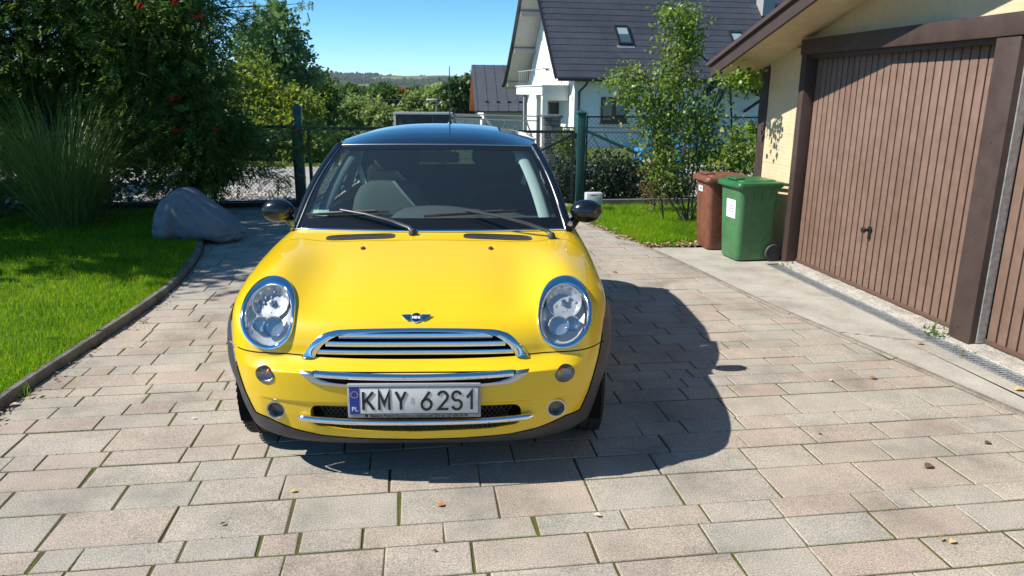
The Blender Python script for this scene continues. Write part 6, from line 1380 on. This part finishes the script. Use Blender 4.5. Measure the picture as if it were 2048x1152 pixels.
# longer tufts at the lawn edges and on the shaded rear lawn
def tuft(u, v, n, h, nm, lab, z=0.0, m=GRS):
    base = nr.normal(0, .02, (n, 2)); V, F = ribbons(base, (nr.uniform(0, 6.283, n), np.abs(nr.normal(0, .5, n))), nr.uniform(.5, 1, n)*h, np.full(n, .004), nr.uniform(.1, .5, n), 4); o = empty(nm, S(u, v, z), 0, lab, 'weed', 'weeds in the joints'); tag(mobj('blades', mesh_np('blades', V, F), m, o), kind='stuff'); return o
tuft(*toS(*[-2.62, 3.72]), 16, .07, 'weed_tuft', 'small green weed at the foot of the kerb at left edge')
WED = leafmat('weed_leaf', [(.08,.14,.03), (.12,.18,.04)], .3)
def weed(u, v, n, s, lab, z=.01):
    P = np.concatenate([nr.normal(0, s*.5, (n, 2)), np.abs(nr.normal(0, s*.25, (n, 1)))], 1); L_ = nr.uniform(.4, .9, n)*s*.5; V = quads(P, unit(nr.standard_normal((n,3))+np.array([0,0,.2])), unit(nr.standard_normal((n,3))*.5+np.array([0,0,1])), L_, L_*.55); o = empty('weed', S(u, v, z), 0, lab, 'weed', 'weeds in the joints'); tag(leaf_mesh('leaves', V, WED, o), kind='stuff')
weed(3.545, 4.38, 46, .11, 'green weed sprouting at the drain by the middle garage post'); weed(3.50, 4.10, 16, .05, 'tiny weed in the drain right of the larger weed'); weed(3.44, 3.98, 14, .05, 'small bright green leafy weed lying on the drain edge'); weed(3.56, 6.5, 18, .08, 'dry weed by the left garage post foot')
# moss and crumbs in the joints near the car
n = 900; pts_ = []
while len(pts_) < n:
    sv = rnd.choice(vb[8:40]); pts_.append((rnd.uniform(-2.0, 2.6), sv+rnd.gauss(0, .004)))
pts_ = np.array(pts_); c_ = np.stack([pts_[:,0]*cs-pts_[:,1]*ss, pts_[:,0]*ss+pts_[:,1]*cs, np.full(n, -.004)], -1); s_ = nr.uniform(.002, .0055, n)
V = oc[None]*(s_[:,None,None]*nr.uniform(.6,1.4,(n,6,1)))+c_[:,None]; F = (of[None]+(np.arange(n)*6)[:,None,None]).reshape(-1,3)
tag(mobj('joint_crumbs', mesh_np('joint_crumbs', V.reshape(-1,3), F), mat('moss_crumb', (.05,.055,.02), rough=1, c2=(.09,.075,.05), mixscale=12)), 'dry crumbs and moss in the paving joints', 'crumbs', kind='stuff')
# fallen leaves, one by one
def fallen(px, py, s, c, lab, rz=0, z=.006):
    x, y = px-1024, py-576; r_ = R(.4); a = (math.cos(r_)*x+math.sin(r_)*y)/1480; b_ = -(-math.sin(r_)*x+math.cos(r_)*y)/1480; P_ = R(14.8); dz = -math.sin(P_)+b_*math.cos(P_); k = -1.6/dz
    g = MB(); n = 8; top = []
    for i in range(n+1):
        t = i/n; w_ = s*.30*math.sin(math.pi*min(1, t*1.02))**.8; cu = .22*s*math.sin(math.pi*t); top.append([Vector((s*(t-.5), -w_, cu*.2+.35*w_)), Vector((s*(t-.5), 0, cu*.2)), Vector((s*(t-.5), w_, cu*.2+.55*w_))])
    g.grid(top); g.tube([Vector((-s*.5,0,0)), Vector((-s*.75,s*.06,.003))], s*.015, 4)
    o = g.build('fallen_leaf', mat('dead_leaf', c, rough=.7, var=.3, vscale=60), None, 60); o.location = (a*k, (math.cos(P_)+b_*math.sin(P_))*k, z); o.rotation_euler = (0, 0, rz); tag(o, lab, 'leaf', 'fallen leaves'); return o
fallen(882,1013,.034,(.55,.16,.03),'small orange leaf on the paving in front of the car',.3); fallen(1857,935,.055,(.14,.085,.05),'curled brown leaf on the paving at right',.5); fallen(588,985,.03,(.55,.38,.10),'yellow leaf in the joint at the lower left of the car',.2)
fallen(1883,1080,.03,(.40,.26,.14),'left one of two small tan leaves at lower right',1.0); fallen(1905,1086,.034,(.60,.45,.20),'right one of two small tan leaves at lower right',.4); fallen(1746,758,.05,(.36,.14,.08),'reddish leaf on the paving near the edging strip',.2)
fallen(2038,783,.06,(.60,.40,.14),'yellow leaf lying on the concrete by the drain',.1,.012); fallen(1195,1033,.03,(.6,.5,.36),'pale leaf on a narrow paver right of the centre',-.3); fallen(1840,690,.05,(.36,.22,.12),'brown leaf at the end of the concrete crack',.1,.012)
fallen(2,806,.07,(.45,.27,.18),'pink brown leaf at the left edge below the kerb',.2); fallen(30,812,.05,(.5,.36,.25),'pale brown leaf beside the kerb at the left edge',.6); fallen(1661,762,.03,(.6,.55,.45),'whitish leaf on the paving right of the shadow',.9); fallen(388,838,.022,(.62,.58,.5),'white petal on the paving left of the car',.4)
fallen(1975,888,.04,(.10,.08,.06),'dark leaf scrap near the drain',.4); fallen(446,1050,.022,(.06,.05,.045),'tiny dark scrap on the paving at lower left',.4); fallen(1640,870,.02,(.10,.06,.04),'tiny brown seed on the paving right of the car shadow',.4)
fallen(1230,546,.05,(.25,.12,.08),'brown leaf on the far paving right of the car',.1); fallen(870,1104,.018,(.08,.06,.05),'tiny dark scrap at the lower centre',.3)
# leaf litter along the right lawn edge
n = 420; u_ = []; 
while len(u_) < n:
    if rnd.random() < .45: v_ = rnd.uniform(7.45, 9.2); u_.append((float(uR(v_))+abs(rnd.gauss(.05, .06)), v_))
    else: u_.append((rnd.uniform(2.5, 3.1), 7.56+rnd.gauss(0, .05)))
u_ = np.array(u_); P = np.stack([u_[:,0]*cs-u_[:,1]*ss, u_[:,0]*ss+u_[:,1]*cs, nr.uniform(.008, .03, n)], -1); L_ = nr.uniform(.025, .06, n)
o = leaf_mesh('leaf_litter', quads(P, unit(nr.standard_normal((n,3))*np.array([1,1,.25])), unit(nr.standard_normal((n,3))*.35+np.array([0,0,1])), L_, L_*.5), leafmat('litter', [(.30,.20,.10), (.42,.30,.16), (.22,.12,.07), (.5,.42,.28)], .1, .8)); tag(o, 'dry leaf litter along the front of the right lawn', 'leaves', kind='stuff')
n = 260; v_ = nr.uniform(3.3, 7.8, n); u_ = uL(v_)+np.abs(nr.normal(0, .05, n)); P = np.stack([u_*cs-v_*ss, u_*ss+v_*cs, nr.uniform(.003, .012, n)], -1); L_ = nr.uniform(.012, .04, n)
o = leaf_mesh('leaf_litter', quads(P, unit(nr.standard_normal((n,3))*np.array([1,1,.2])), unit(nr.standard_normal((n,3))*.35+np.array([0,0,1])), L_, L_*.45), leafmat('litter_dark', [(.14,.10,.06), (.28,.22,.14), (.09,.07,.04), (.08,.10,.03)], .1, .8)); tag(o, 'dry bits gathered along the foot of the left kerb', 'leaves', kind='stuff')
# ================================================================== thin air between here and the hills
HZ = bpy.data.materials.new('thin_air'); HZ.use_nodes = True; N, L = nodes(HZ); N.remove(N['Principled BSDF'])
pvn = N.new('ShaderNodeVolumePrincipled'); pvn.inputs['Color'].default_value = (.86,.92,1,1); pvn.inputs['Density'].default_value = .00009; L.new(pvn.outputs[0], N['Material Output'].inputs['Volume'])
tag(MB().box(-9500, 9500, -9500, 9500, -40, 120).build('haze', HZ), 'faint blue haze over the far hills', 'haze', kind='stuff')
